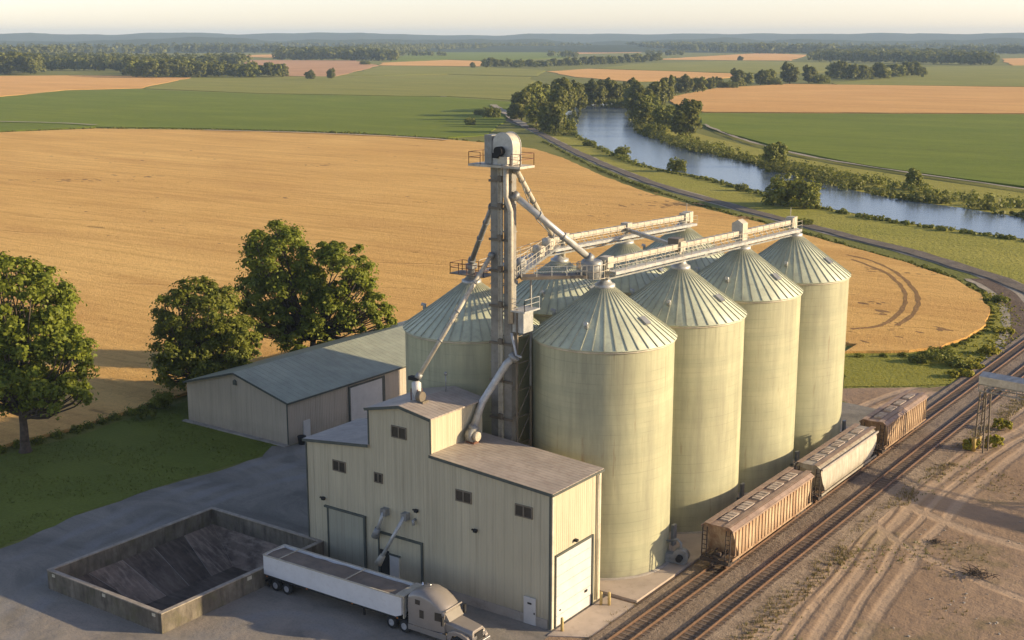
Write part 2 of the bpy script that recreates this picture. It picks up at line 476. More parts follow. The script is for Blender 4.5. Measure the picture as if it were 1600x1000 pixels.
def pave_mat():
    t = NT('paved_yard')
    sw = t.noise(0.07, 5, t.mp((1, 1.7, 1), rot=(0, 0, R(25))), rough=0.62, distort=1.6)
    col = t.mix(t.rng(sw, 0.36, 0.66), (0.175, 0.158, 0.126), (0.31, 0.278, 0.22))
    o = t.xyz()
    nz = t.noise(0.15, 4)
    near = t.rng(t.m('ADD', t.m('SUBTRACT', o[1], t.m('MULTIPLY', o[0], 0.0)), t.m('MULTIPLY', nz, 14)), 82.0, 94.0, 1, 0, True)
    right = t.rng(t.m('ADD', o[0], t.m('MULTIPLY', nz, 10)), -94.0, -80.0, 0, 1, True)
    dust = t.m('MULTIPLY', t.m('MULTIPLY', near, right), t.rng(t.noise(0.22, 5, rough=0.7, distort=1.0), 0.3, 0.62))
    col = t.mix(t.m('MULTIPLY', dust, 0.8), col, (0.34, 0.285, 0.225))
    tot = None
    for a, b, c in [((20, 1000), (190, 850), (480, 742)), ((0, 960), (170, 840), (480, 722)), ((300, 1000), (450, 960), (560, 1000)), ((330, 1000), (460, 975), (540, 1000)), ((-20, 905), (160, 815), (470, 705))]:
        k = ring(t, gp(*a), gp(*b), gp(*c), 1.1, nz, 0.7)
        tot = k if tot is None else t.m('MAXIMUM', tot, k)
    col = t.mix(t.m('MULTIPLY', t.m('MULTIPLY', tot, t.rng(t.noise(0.2, 3), 0.35, 0.6)), 0.85), col, (0.28, 0.265, 0.24))
    g = t.noise(4.5, 3, rough=0.8)
    col = t.mix(t.m('MULTIPLY', t.rng(g, 0.5, 0.75), 0.35), col, (0.06, 0.06, 0.06))
    return t.done(col, 0.9, t.bump(t.m('ADD', t.m('MULTIPLY', g, 0.2), t.noise(0.5, 5)), 0.14, 1.0), 0, 0.2)


def gravel_mat(name, a, b, spk=0.5, sc=3.0, dist=0.25):
    t = NT(name)
    col = t.mix(t.rng(t.noise(0.25, 5, rough=0.65), 0.35, 0.65), a, b)
    g = t.noise(sc, 4, rough=0.8)
    col = t.mix(t.m('MULTIPLY', t.rng(g, 0.48, 0.7), spk), col, sh(a, 0.4))
    col = t.mix(t.m('MULTIPLY', t.rng(t.noise(sc * 1.7, 3, rough=0.8), 0.55, 0.72), spk), col, sh(b, 1.4))
    return t.done(col, 0.95, t.bump(t.m('ADD', g, t.noise(sc * 0.3, 3)), dist, 1.0), 0, 0.1)


M['dirt'] = dirt_mat()
M['pave'] = pave_mat()
M['ballast'] = gravel_mat('ballast', (0.23, 0.175, 0.125), (0.34, 0.265, 0.19), 0.6, 2.5, 0.22)
M['bed'] = gravel_mat('track_bed_centre', (0.135, 0.098, 0.07), (0.21, 0.155, 0.11), 0.6, 4.0, 0.2)
M['roadbed'] = gravel_mat('road_surface', (0.15, 0.125, 0.095), (0.23, 0.19, 0.14), 0.6, 1.0, 0.12)
M['shoulder'] = gravel_mat('road_shoulder', (0.36, 0.31, 0.23), (0.46, 0.39, 0.28), 0.4, 1.5, 0.2)
M['sleeper'] = worn('sleeper_wood', (0.17, 0.128, 0.092), 0.9, 0, 0.4, 2)
M['rail'] = worn('rail_steel', (0.24, 0.15, 0.095), 0.45, 0.5, 0.2, 2)
M['pad'] = worn('concrete_pad', (0.46, 0.375, 0.29), 0.9, 0, 0.15, 0.4, (0.25, 0.19, 0.14), 0.45)


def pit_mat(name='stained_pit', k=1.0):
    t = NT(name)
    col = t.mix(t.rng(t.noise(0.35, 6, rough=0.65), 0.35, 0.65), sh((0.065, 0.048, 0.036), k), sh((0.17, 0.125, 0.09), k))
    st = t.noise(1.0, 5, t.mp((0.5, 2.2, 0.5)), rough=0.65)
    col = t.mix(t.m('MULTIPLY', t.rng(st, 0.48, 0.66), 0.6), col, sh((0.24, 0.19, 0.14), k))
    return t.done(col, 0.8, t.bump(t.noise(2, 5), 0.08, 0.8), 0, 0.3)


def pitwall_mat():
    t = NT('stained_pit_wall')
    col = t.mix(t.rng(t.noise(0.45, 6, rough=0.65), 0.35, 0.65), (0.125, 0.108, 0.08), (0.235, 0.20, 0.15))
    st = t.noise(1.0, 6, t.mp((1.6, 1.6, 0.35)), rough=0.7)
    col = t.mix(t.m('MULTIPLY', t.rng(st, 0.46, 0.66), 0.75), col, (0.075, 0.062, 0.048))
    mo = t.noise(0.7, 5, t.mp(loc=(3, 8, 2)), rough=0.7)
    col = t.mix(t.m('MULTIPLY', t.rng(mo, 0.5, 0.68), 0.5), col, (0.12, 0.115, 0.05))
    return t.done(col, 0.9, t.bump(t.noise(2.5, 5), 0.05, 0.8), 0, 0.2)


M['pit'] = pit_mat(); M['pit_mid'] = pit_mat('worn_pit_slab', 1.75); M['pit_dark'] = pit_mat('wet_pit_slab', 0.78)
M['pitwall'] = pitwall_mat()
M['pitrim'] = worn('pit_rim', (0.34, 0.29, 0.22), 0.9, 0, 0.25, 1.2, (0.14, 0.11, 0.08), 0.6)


def water_mat():
    t = NT('river_water')
    o = t.n('ShaderNodeVectorMath', operation='ADD')
    n = t.bump(t.noise(0.25, 4, t.mp((1, 2.2, 1), rot=(0, 0, R(35)))), 0.06, 0.8)
    n = t.bump(t.noise(1.2, 3), 0.035, 0.8, n)
    t.done((0.13, 0.165, 0.185), 0.17, n, 0, 0.6)
    t.b.inputs['IOR'].default_value = 1.33
    return t.mat


M['water'] = water_mat()

# ------------------------------------------------------------------ ground sheets
def smooth_poly(pts, closed=True, step=6.0):
    """Catmull-Rom through the points"""
    P = [Vector((p[0], p[1])) for p in pts]
    n = len(P)
    out = []
    for i in range(n if closed else n - 1):
        if closed: a, b, c, d = P[i - 1], P[i], P[(i + 1) % n], P[(i + 2) % n]
        else: a, b, c, d = P[max(i - 1, 0)], P[i], P[i + 1], P[min(i + 2, n - 1)]
        k = max(1, min(24, int((c - b).length / step)))
        for j in range(k):
            t = j / k
            q = 0.5 * ((2 * b) + (c - a) * t + (2 * a - 5 * b + 4 * c - d) * t * t + (3 * b - a - 3 * c + d) * t ** 3)
            out.append((q.x, q.y))
    if not closed: out.append((P[-1].x, P[-1].y))
    return out


def rough_poly(pts, step, amp, seed=0):
    """straight-edged polygon with a natural, slightly ragged outline"""
    out = []
    n = len(pts)
    for i in range(n):
        a, b = Vector(pts[i]), Vector(pts[(i + 1) % n])
        L = (b - a).length
        k = max(1, min(160, int(L / step)))
        nr = Vector((-(b - a).y, (b - a).x)) / max(L, 1e-6)
        for j in range(k):
            q = a + (b - a) * (j / k)
            if j: q = q + nr * (amp * (mnoise.noise(Vector((q.x / step / 2.3, q.y / step / 2.3, seed))) * 1.6 + random.uniform(-0.35, 0.35)))
            out.append((q.x, q.y))
    return out


def sheet(name, outer, z, mat, holes=(), depth=0.0, kind='structure'):
    loops = [[Vector((p[0], p[1], 0)) for p in outer]] + [[Vector((p[0], p[1], 0)) for p in h] for h in holes]
    tris = tessellate_polygon(loops)
    allp = [p for l in loops for p in l]
    mb = MB()
    vs = [(p.x, p.y, z) for p in allp]
    fs = []
    for t in tris:
        a, b, c = (allp[i] for i in t)
        if (b - a).cross(c - a).z < 0: t = (t[0], t[2], t[1])
        fs.append(tuple(t))
    mb.add(vs, fs)
    if depth:
        n = len(outer)
        area = sum(outer[i][0] * outer[(i + 1) % n][1] - outer[(i + 1) % n][0] * outer[i][1] for i in range(n))
        for i in range(n):
            a, b = outer[i], outer[(i + 1) % n]
            q = [(a[0], a[1], z - depth), (b[0], b[1], z - depth), (b[0], b[1], z), (a[0], a[1], z)]
            if area < 0: q = q[::-1]
            mb.add(q, [(0, 1, 2, 3)])
    o = mb.build(name, mat, fix=False)
    return tag(o, kind=kind)


def strip(name, pts, w, z, mat, side=0.0, depth=0, jit=0.0):
    P = [Vector(p) for p in pts]
    L, Rr = [], []
    for i, p in enumerate(P):
        d = (P[min(i + 1, len(P) - 1)] - P[max(i - 1, 0)]).normalized()
        n = Vector((-d.y, d.x))
        j = random.uniform(-jit, jit)
        L.append(p + n * (side + w / 2 + j)); Rr.append(p + n * (side - w / 2 + random.uniform(-jit, jit)))
    mb = MB()
    vs = [(q.x, q.y, z) for q in L] + [(q.x, q.y, z) for q in Rr]
    n = len(P)
    mb.add(vs, [(i + n, i + 1 + n, i + 1, i) for i in range(n - 1)])
    if depth:
        mb.add([(q.x, q.y, z) for q in L] + [(q.x + (q - c).normalized().x * depth, q.y + (q - c).normalized().y * depth, z - depth) for q, c in zip(L, P)], [(i, i + 1, i + 1 + n, i + n) for i in range(n - 1)])
        mb.add([(q.x, q.y, z) for q in Rr] + [(q.x + (q - c).normalized().x * depth, q.y + (q - c).normalized().y * depth, z - depth) for q, c in zip(Rr, P)], [(i + n, i + 1 + n, i + 1, i) for i in range(n - 1)])
    o = mb.build(name, mat, fix=False)
    return tag(o, kind='structure')


def pxs(l):
    return [gp(*p) for p in l]


PIT = (-94.9, -80.2, 62.9, 81.4)      # inside faces of the bunker walls
pit_hole = [(PIT[0], PIT[2]), (PIT[1], PIT[2]), (PIT[1], PIT[3]), (PIT[0], PIT[3])]
BIG = 12500
sheet('ground', [(-BIG, -300), (BIG, -300), (BIG, BIG), (-BIG, BIG)], 0.0, M['meadow'], [pit_hole])

yard = pxs([(-600, 1100), (-300, 976), (0, 858), (130, 802), (265, 757), (410, 714), (424, 697)]) + [(-107.0, 104.0), (-107.0, 152.0), (-80, 158), (-60, 161), (-53.5, 160), (-53.6, 75), (-54.5, 28), (-98, 22)]
sheet('yard_pavement', rough_poly(yard, 2.0, 0.35, 1), 0.02, M['pave'], [pit_hole])
dirt = [(-53.7, 40)] + [(-53.7, 100), (-53.7, 158), (-60, 161.5), (-66, 165)] + pxs([(1318, 607), (1400, 606), (1500, 603), (1545, 592), (1580, 565), (1640, 545)]) + [(60, 330), (120, 120), (40, 40)]
sheet('dirt_yard', rough_poly(dirt, 2.2, 0.5, 2), 0.012, M['dirt'])
lawn = pxs([(-420, 905), (-600, 1098), (-300, 974), (0, 856), (130, 800), (265, 755), (410, 712), (426, 696)]) + [(-107.3, 104.2), (-125.1, 104.2), (-127.3, 150)] + pxs([(430, 590), (240, 640), (120, 682), (0, 712), (-90, 735), (-260, 775)])
sheet('lawn', rough_poly(lawn, 2.0, 0.35, 3), 0.03, M['lawn'])

# wheat behind the elevator and round to the bend of the lane
wheat_px = [(-120, 214), (0, 208), (150, 202), (300, 204), (480, 208), (620, 214), (700, 219), (770, 225), (835, 234), (880, 248), (940, 276), (1010, 302), (1090, 325), (1180, 348), (1260, 370), (1340, 392),
            (1420, 414), (1490, 438), (1532, 462), (1547, 488), (1540, 510), (1510, 530), (1470, 545), (1420, 551), (1320, 553)]
wheat = pxs(wheat_px) + [(-70, 193), (-100, 180), (-128, 165), (-127.5, 140)] + pxs([(400, 585), (240, 632), (120, 672), (0, 702), (-100, 728), (-330, 560)])
WZ = 0.42
wheat = rough_poly(wheat, 3.0, 0.45, 5)
sheet('wheat_field', wheat, WZ, M['wheat'], depth=0.45)

t_dark = field_mat('pressed_wheat_and_shadow', (0.30, 0.17, 0.06), (0.38, 0.22, 0.08), 0, 3, 1.8, 0.2, 0.3)  # flattened wheat; also colours the painted tree shadow
for pts in ([(1322, 398), (1360, 407), (1399, 425), (1426, 449), (1435, 470), (1426, 491), (1402, 509)], [(1330, 405), (1345, 410), (1387, 428), (1411, 452), (1414, 473), (1402, 491), (1375, 509), (1330, 514)]):
    strip('wheel_track', smooth_poly([gp(*p, WZ) for p in pts], False, 2), 0.85, WZ + 0.02, t_dark, jit=0.18)
lm = MB()
def blotches(px, py, sx, sy, n, size):
    x0, y0 = gp(px, py, WZ)
    for _ in range(n):
        qx, qy = gp(px + random.gauss(0, sx), py + random.gauss(0, sy), WZ)
        r = size * random.uniform(0.35, 1.3); a0 = random.uniform(0, 6.28); st = random.uniform(1.2, 3.2); ro = -0.35 + random.gauss(0, 0.3)
        vs = []
        for k in range(9):
            a = a0 + 6.283 * k / 9; rr = r * random.uniform(0.55, 1.15)
            u, v = rr * math.cos(a) * st, rr * math.sin(a)
            vs.append((qx + u * math.cos(ro) - v * math.sin(ro), qy + u * math.sin(ro) + v * math.cos(ro), WZ + 0.012 + random.uniform(0, 0.008)))
        lm.add(vs, [tuple(range(9))])
for a in ((1362, 474, 12, 1.5, 10, 0.5), (1374, 488, 7, 2.5, 7, 0.6), (1360, 422, 7, 2, 6, 0.5), (1470, 515, 4, 2, 3, 0.6), (1040, 318, 34, 3, 26, 0.8), (1020, 304, 12, 1.5, 7, 0.7), (120, 281, 42, 2.2, 26, 0.75), (230, 274, 40, 2, 10, 0.7), (490, 259, 20, 1, 9, 0.7), (445, 308, 8, 0.7, 4, 0.6),  # dense cluster left of the river bush paints a tree's cast shadow
          (345, 380, 6, 1, 3, 0.5), (280, 352, 5, 1, 2, 0.5), (1150, 340, 20, 2, 8, 0.7), (1440, 428, 12, 2, 5, 0.5), (700, 300, 60, 14, 12, 0.45), (300, 320, 120, 30, 22, 0.4), (600, 260, 90, 14, 16, 0.5), (200, 240, 120, 10, 14, 0.6), (1400, 500, 40, 16, 14, 0.35), (950, 320, 50, 20, 16, 0.45)):
    blotches(*a)
tag(lm.build('lodged_wheat_and_shadow', t_dark, fix=False), 'dark flattened patches and a painted tree shadow in the ripe wheat', 'wheat', None, 'stuff')

# lane along the river side of the wheat, and its loop back to the yard
lane = [(690, 150), (760, 176), (815, 195), (850, 212), (900, 238), (960, 264), (1030, 290), (1110, 313), (1190, 335), (1260, 353), (1350, 376), (1430, 396), (1500, 418), (1560, 437), (1640, 470), (1720, 520)]
lp = smooth_poly(pxs(lane), False, 6)
strip('lane_shoulder', lp, 5.6, 0.05, M['shoulder'], jit=0.5)
strip('gravel_lane', lp, 3.9, 0.30, M['roadbed'], depth=0.28, jit=0.4)
loop = smooth_poly(pxs([(1530, 436), (1566, 455), (1588, 478), (1597, 505), (1594, 532), (1580, 556), (1556, 582)]), False, 3)
strip('loop_lane', loop, 3.6, 0.11, M['bed'], jit=0.15)
strip('loop_shoulder', loop, 6.4, 0.09, M['shoulder'], jit=0.4)
# grass verges
verge = pxs([(1540, 452), (1562, 462), (1580, 480), (1587, 505), (1584, 530), (1572, 550), (1545, 585), (1500, 600), (1420, 604), (1318, 605), (1318, 552), (1420, 552), (1470, 546), (1512, 532), (1542, 512), (1549, 490), (1536, 465)])
sheet('grass_verge', rough_poly(verge, 2.0, 0.5, 8), 0.07, field_mat('verge_grass', (0.235, 0.235, 0.035), (0.33, 0.30, 0.05), 0.3, 2, 2.0, 0.3, 0.25, 0.1, None, 0.05))

# river between its banks
near_b = [(1760, 405), (1600, 374), (1500, 360), (1420, 349), (1300, 327), (1190, 302), (1100, 277), (1000, 256), (930, 227), (885, 200), (880, 184), (893, 170), (912, 163)]
far_b = [(975, 161), (985, 178), (1000, 200), (1050, 222), (1100, 238), (1200, 263), (1300, 290), (1400, 311), (1500, 325), (1600, 341), (1760, 365)]
river = smooth_poly(pxs(near_b), False, 12) + smooth_poly(pxs(far_b), False, 12)
bank_px = [(835, 196), (845, 190), (890, 165), (915, 158), (985, 156), (1010, 185), (1060, 200), (1110, 214), (1230, 243), (1330, 262), (1500, 288), (1620, 303), (1790, 330)]
bank = pxs(bank_px) + [gp(1790, 545), gp(1640, 468), gp(1560, 436), gp(1430, 396), gp(1260, 353), gp(1110, 313), gp(960, 264), gp(850, 212)]
sheet('river_bank', bank, 0.035, M['bank'])
sheet('river', river, 0.12, M['water'])

FAR = [('green_field', 'green', [(-120, 168), (0, 152), (100, 142), (220, 140), (400, 147), (560, 150), (700, 152), (800, 160), (790, 188), (760, 212), (700, 216), (480, 205), (300, 201), (150, 199), (0, 206), (-120, 211)]),
       ('olive_field', 'green2', [(225, 139), (300, 121.5), (420, 120.5), (560, 119), (700, 117), (830, 121), (848, 135), (812, 158), (700, 151), (560, 149), (400, 146)]),
       ('tan_field', 'tan', [(-120, 119.5), (0, 119), (120, 118), (230, 120), (299, 121.5), (222, 138), (100, 141), (0, 151), (-120, 165)]),
       ('pink_field', 'pink', [(310, 93.5), (555, 94.5), (592, 103), (524, 120), (449, 119), (430, 104)]),
       ('green_field', 'green2', [(530, 118.5), (600, 103.5), (760, 105), (850, 110), (840, 120), (700, 116), (600, 118)]),
       ('tan_field', 'tan', [(592, 102.5), (600, 98), (700, 94), (762, 96), (750, 104)]),
       ('green_field', 'green', [(610, 96), (640, 83), (760, 79), (900, 84), (880, 91), (770, 95), (700, 93.2)]),
       ('tan_field', 'tan', [(854, 112), (920, 108), (1060, 112), (1170, 116.5), (1120, 124), (985, 128), (900, 121)]),
       ('green_field', 'green2', [(930, 107.5), (1000, 100), (1150, 95), (1300, 98), (1315, 112), (1180, 115.5), (1060, 111.5)]),
       ('tan_field', 'tan', [(1015, 93.5), (1190, 83), (1262, 86), (1235, 95), (1150, 94.4)]),
       ('green_field', 'green2', [(1300, 131), (1395, 122), (1450, 105), (1760, 100), (1760, 138), (1310, 133)]),
       ('tan_field', 'tan', [(1040, 154), (1122, 138), (1230, 132), (1760, 139), (1760, 179), (1100, 176), (1062, 168)]),
       ('green_field', 'green', [(1092, 178.5), (1760, 181), (1760, 315), (1620, 296), (1500, 281), (1330, 256), (1235, 237), (1140, 211), (1095, 196)]),
       ('tan_field', 'tan', [(1565, 92), (1760, 88), (1760, 99), (1580, 103)]),
       ('pink_field', 'pink', [(880, 79), (1000, 75.5), (1090, 77), (1000, 82), (905, 84)]),
       ('tan_field', 'tan', [(330, 88), (440, 85), (520, 87), (430, 90.5)]),
       ('tan_field', 'pink', [(640, 75), (820, 73.5), (890, 77), (760, 78.6)]),
       ('green_field', 'green', [(1262, 84), (1400, 78), (1560, 79), (1500, 86), (1300, 88)])]
for i, (nm, mt, pl) in enumerate(FAR):
    w = pxs(pl)
    far = max(math.hypot(*p) for p in w)
    sheet(nm, rough_poly(w, 14 if far < 1500 else 40, 1.6 if far < 1500 else 6, i), 0.35 + 0.025 * i, M[mt], depth=0.35 + 0.025 * i)
# pale farm tracks beside the fields
for pts, w in (([(1100, 196), (1142, 214), (1232, 240), (1330, 259), (1500, 284.5), (1700, 313)], 1.8), ([(-100, 190), (60, 193), (150, 197)], 3.5), ([(700, 221), (620, 215.5), (480, 209.5), (320, 205.5)], 3.0), ([(770, 165), (800, 185), (822, 200)], 5.0)):
    strip('farm_track', smooth_poly(pxs(pts), False, 8), w, 0.85, M['shoulder'], jit=0.7)

# hills
def hills(name, dist, span, base, amp, seed, mat):
    mb = MB()
    n = 260
    rows = []
    for j in range(5):
        row = []
        for i in range(n + 1):
            a = -YAW + R(-span + 2 * span * i / n)
            h = base + amp * (mnoise.noise(Vector((i * 0.045, seed, 0))) + 0.45 * mnoise.noise(Vector((i * 0.16, seed + 5, 0))) + 0.12 * mnoise.noise(Vector((i * 0.9, seed + 9, 0))))
            k = (0, 0.55, 1.0, 0.6, 0)[j]
            d = dist + (-900, -450, 0, 500, 1000)[j] + 200 * mnoise.noise(Vector((i * 0.1, j * 3.3, seed)))
            row.append((d * math.sin(a), d * math.cos(a), max(h, 8) * k - (2 if k == 0 else 0)))
        rows.append(row)
    vs = [p for r in rows for p in r]
    w = n + 1
    fs = [(j * w + i, j * w + i + 1, (j + 1) * w + i + 1, (j + 1) * w + i) for j in range(4) for i in range(n)]
    mb.add(vs, fs, 0, True)
    return tag(mb.build(name, mat), kind='structure')


hm = field_mat('wooded_hills', (0.045, 0.065, 0.025), (0.075, 0.095, 0.035), 0, 1, 0.03, 0.3, 6.0, pscale=0.003)
hills('hills', 9300, 34, 70, 22, 3.0, hm)
hills('hills', 6600, 34, 36, 22, 11.0, hm)
hills('hills', 5000, 34, 15, 16, 23.0, hm)

# ------------------------------------------------------------------ grain silos
def make_silo():
    t = thing('grain_silo', 'pale green grain silo', 'silo')
    r, ze, za = 6.45, 21.25, 25.6
    MB().lathe([(r + 0.35, 0.0), (r + 0.35, 0.32), (r + 0.02, 0.36)], 72).build('foundation', M['concrete'], t)
    w = MB()
    w.lathe([(r, 0.3), (r, ze)], 96)
    w.build('wall', M['silo_wall'], t)
    rf = MB()
    rf.lathe([(r - 0.3, ze - 0.06), (r + 0.2, ze - 0.12), (r + 0.22, ze - 0.02), (r * 0.5 + 0.4, (ze + za) / 2 + 0.05), (0.85, za)], 96)
    roof = rf.build('roof', M['silo_roof'], t)
    rb = MB()
    for k in range(40):
        a = 2 * math.pi * (k + 0.5) / 40
        c, s = math.cos(a), math.sin(a)
        p = [((r + 0.24) * c, (r + 0.24) * s, ze + 0.02), ((r * 0.5 + 0.4) * c, (r * 0.5 + 0.4) * s, (ze + za) / 2 + 0.09), (0.85 * c, 0.85 * s, za + 0.03)]
        for i in range(2): rb.beam(p[i], p[i + 1], 0.085, 0.075)
    rb.build('roof_rib', M['silo_rib_shaded'], roof)
    ev = MB(); ev.lathe([(r + 0.03, ze - 0.32), (r + 0.10, ze - 0.30), (r + 0.10, ze - 0.14), (r + 0.03, ze - 0.13)], 96)
    ev.build('eave_ring', M['trim_light'], t)
    cp = MB(); cp.lathe([(0.95, za - 0.12), (0.95, za + 0.28), (0.72, za + 0.34), (0.5, za + 0.62), (0.45, za + 0.9)], 20, cap=True)
    cp.build('cap', M['galv'], t)
    for k, a in enumerate((R(-2), R(-78), R(115), R(200))):
        h = MB()
        rr = 4.7 if k else 4.3
        z = ze + (r - rr) * (za - ze) / (r - 0.85)
        c, s = math.cos(a), math.sin(a)
        u = Vector((c, s, -0.72)).normalized(); n = Vector((c * 0.6, s * 0.6, 0.8))
        p = Vector((rr * c, rr * s, z + 0.1))
        if k == 0:
            h.beam(p - u * 0.45, p + u * 0.45, 0.8, 0.32, up=n)
            h.build('roof_hatch', M['galv_dark'], roof)
        else:
            h.tube([p, p + Vector((0, 0, 0.45)), p + Vector((c * 0.3, s * 0.3, 0.5))], 0.19, 8)
            h.build('roof_vent', M['galv'], roof)
    # aeration fan with its transition duct
    a = R(14); c, s = math.cos(a), math.sin(a)
    d = Vector((c, s, 0)); q = Vector((-s, c, 0))
    f = MB()
    f.beam(d * (r - 0.1) + Vector((0, 0, 0.75)), d * (r + 0.9) + Vector((0, 0, 0.75)), 0.9, 0.8)
    cen = d * (r + 1.35) + Vector((0, 0, 0.95))
    f.tube([cen - q * 0.42, cen + q * 0.42], 0.75, 20)
    fan = f.build('aeration_fan', M['galv_dark'], t)
    g = MB(); g.tube([cen - q * 0.95, cen - q * 0.42], 0.3, 12); g.box(cen.x - 0.4, cen.x + 0.4, cen.y - 0.9, cen.y + 0.4, 0.0, 0.25)
    g.build('motor', M['black'], fan)
    pz = MB(); e0 = cen - q * 0.1; pz.tube([e0, e0 + Vector((0, 0, 1.3)), e0 - d * 0.35 + Vector((0, 0, 1.6)), d * (r - 0.05) - q * 0.1 + Vector((0, 0, 2.2))], 0.13, 10)
    pz.build('air_pipe', M['galv_dark'], fan)
    bx_ = MB(); e1 = d * (r + 0.3) + q * 1.3; bx_.beam(e1 + Vector((0, 0, 1.4)), e1 + Vector((0, 0, 3.4)), 0.28, 0.6); bx_.build('control_box', M['galv_dark'], t)
    # caged ladder up the wall on the far side of the fan
    l = MB(); a = R(48); c, s = math.cos(a), math.sin(a); d = Vector((c, s, 0)); q = Vector((-s, c, 0))
    for k in (-0.22, 0.22): l.beam(d * (r + 0.2) + q * k + Vector((0, 0, 0.6)), d * (r + 0.2) + q * k + Vector((0, 0, ze)), 0.06, 0.06)
    for k in range(52): l.beam(d * (r + 0.2) - q * 0.22 + Vector((0, 0, 0.8 + k * 0.39)), d * (r + 0.2) + q * 0.22 + Vector((0, 0, 0.8 + k * 0.39)), 0.04, 0.04)
    l.build('ladder', M['galv'], t)
    b = MB()
    for k in (-97, -72):
        a = R(k); c, s = math.cos(a), math.sin(a)
        b.beam(Vector((c * (r - 0.05), s * (r - 0.05), 1.0)), Vector((c * (r + 0.05), s * (r + 0.05), 1.0)), 0.7, 0.75)
    b.build('access_panel', M['trim_light'], t)
    return t


silo = make_silo()
SILOS = [(-59.35, 97.9, 1.01, 'largest looking pale green silo, nearest the camera, beside the cream building with the roll door'),
         (-58.95, 111.7, 1.0, 'pale green silo behind the rust brown hopper car, second along the tracks'),
         (-58.9, 125.5, 1.005, 'pale green silo behind the grey hopper car, third along the tracks'),
         (-58.75, 139.1, 0.995, 'farthest pale green silo by the tracks, standing clear against the wheat field'),
         (-73.4, 96.4, 0.975, 'green silo left of the elevator tower with a small railed platform on its peak'),
         (-72.6, 110.6, 0.98, 'silo right behind the elevator tower under the bridge walkway, mostly hidden'),
         (-72.3, 123.6, 0.99, 'silo of which only a dark roof cone shows between the two roof conveyors'),
         (-72.4, 137.4, 0.995, 'rearmost silo at the far end of the left roof conveyor, only its cone showing')]
for i, (x, y, sz, lab) in enumerate(SILOS):
    o = silo if i == 0 else copy_tree(silo)
    o.location = (x, y, 0); o.scale = (1, 1, sz); o['label'] = lab; o['group'] = 'grain silos in two rows'
    if i: o.rotation_euler = (0, 0, R((0, 3, -4, 2, 5, 0, 4, -3)[i]))

# raised apron under the silos and the pad before the roll door
mb = MB(); mb.prism([(-66.5, 90.3), (-51.0, 90.3), (-51.0, 150), (-81, 150), (-81, 90.3)], -0.2, 0.28, 'z')
tag(mb.build('silo_apron', M['pad']), kind='structure')
mb = MB(); mb.prism([(-53.85, 80.6), (-50.6, 82.5), (-50.75, 89.9), (-53.85, 89.9)], -0.2, 0.10, 'z')
tag(mb.build('door_pad', M['pad']), kind='structure')

# ------------------------------------------------------------------ headhouse
HX0, HX1, HY0, HY1 = -81.7, -54.2, 81.7, 89.2
hh = thing('headhouse', 'cream metal clad elevator building with stepped roofline beside the parked truck', 'building', (-68, 85, 0))
w = MB()
w.prism([(HX0, 0), (HX1, 0), (HX1, 11.85), (-66.8, 12.7), (-73.8, 12.3), (HX0, 11.4)], HY0, HY1)
wall = w.build('wall', M['siding'], hh, True)
w = MB(); w.prism([(-73.8, 12.3), (-66.8, 12.7), (-66.8, 16.0), (-70.1, 16.55), (-73.8, 15.75)], HY0, HY1)
pent = w.build('penthouse', M['siding'], hh, True)
for pr in ([(-66.78, 12.73), (-53.98, 11.88), (-53.98, 12.02), (-66.78, 12.87)], [(-73.82, 12.33), (-73.82, 12.47), (-81.92, 11.56), (-81.92, 11.42)]):
    rf = MB(); rf.prism(pr, HY0 - 0.2, HY1 + 0.2); rf.build('roof', M['house_roof'], hh, True)
rf = MB()
rf.prism([(-70.1, 16.58), (-66.55, 15.98), (-66.55, 16.12), (-70.1, 16.72), (-74.05, 15.86), (-74.05, 15.72)], HY0 - 0.25, HY1 + 0.25)
rf.build('roof', M['house_roof'], pent, True)
ft = MB()   # dark fascia along the roof edges
def rake(a, b, y, w=0.07, h=0.26): ft.beam((a[0], y, a[1]), (b[0], y, b[1]), w, h)
rake((-66.8, 12.74), (-53.96, 11.88), HY0 - 0.24); rake((-73.85, 12.33), (-81.95, 11.42), HY0 - 0.24)
rake((-70.1, 16.6), (-66.5, 15.98), HY0 - 0.29); rake((-70.1, 16.6), (-74.1, 15.74), HY0 - 0.29)
ft.beam((-73.86, HY0 - 0.03, 12.45), (-73.86, HY0 - 0.03, 15.7), 0.12, 0.1); ft.beam((-66.74, HY0 - 0.03, 12.85), (-66.74, HY0 - 0.03, 15.95), 0.12, 0.1)
ft.beam((HX1 - 0.1, HY0 - 0.05, 0.1), (HX1 - 0.1, HY0 - 0.05, 11.7), 0.16, 0.09)
ft.beam((HX0 + 0.04, HY0 - 0.05, 0.1), (HX0 + 0.04, HY0 - 0.05, 11.2), 0.12, 0.09)
ft.beam((-53.95, HY0 - 0.2, 11.86), (-53.95, HY1 + 0.2, 11.86), 0.08, 0.2)
ft.build('fascia', M['trim_dark'], hh, True)
for yy in (HY0 + 0.12, HY1 - 0.12):
    ct = MB(); ct.beam((HX1 + 0.05, yy, 0.1), (HX1 + 0.05, yy, 11.8), 0.1, 0.26, up=(0, 1, 0)); ct.build('corner_trim', M['trim_light'], hh, True)
dp = MB(); dp.tube([(HX1 + 0.14, HY1 - 0.55, 0.2), (HX1 + 0.14, HY1 - 0.55, 11.6)], 0.09, 8)
dp.build('downpipe', M['trim_light'], hh, True)
pl = MB(); pl.box(-67.6, HX1 - 0.3, HY0 - 0.07, HY0 - 0.004, 0.0, 0.85); pl.build('plinth', M['concrete'], hh, True)


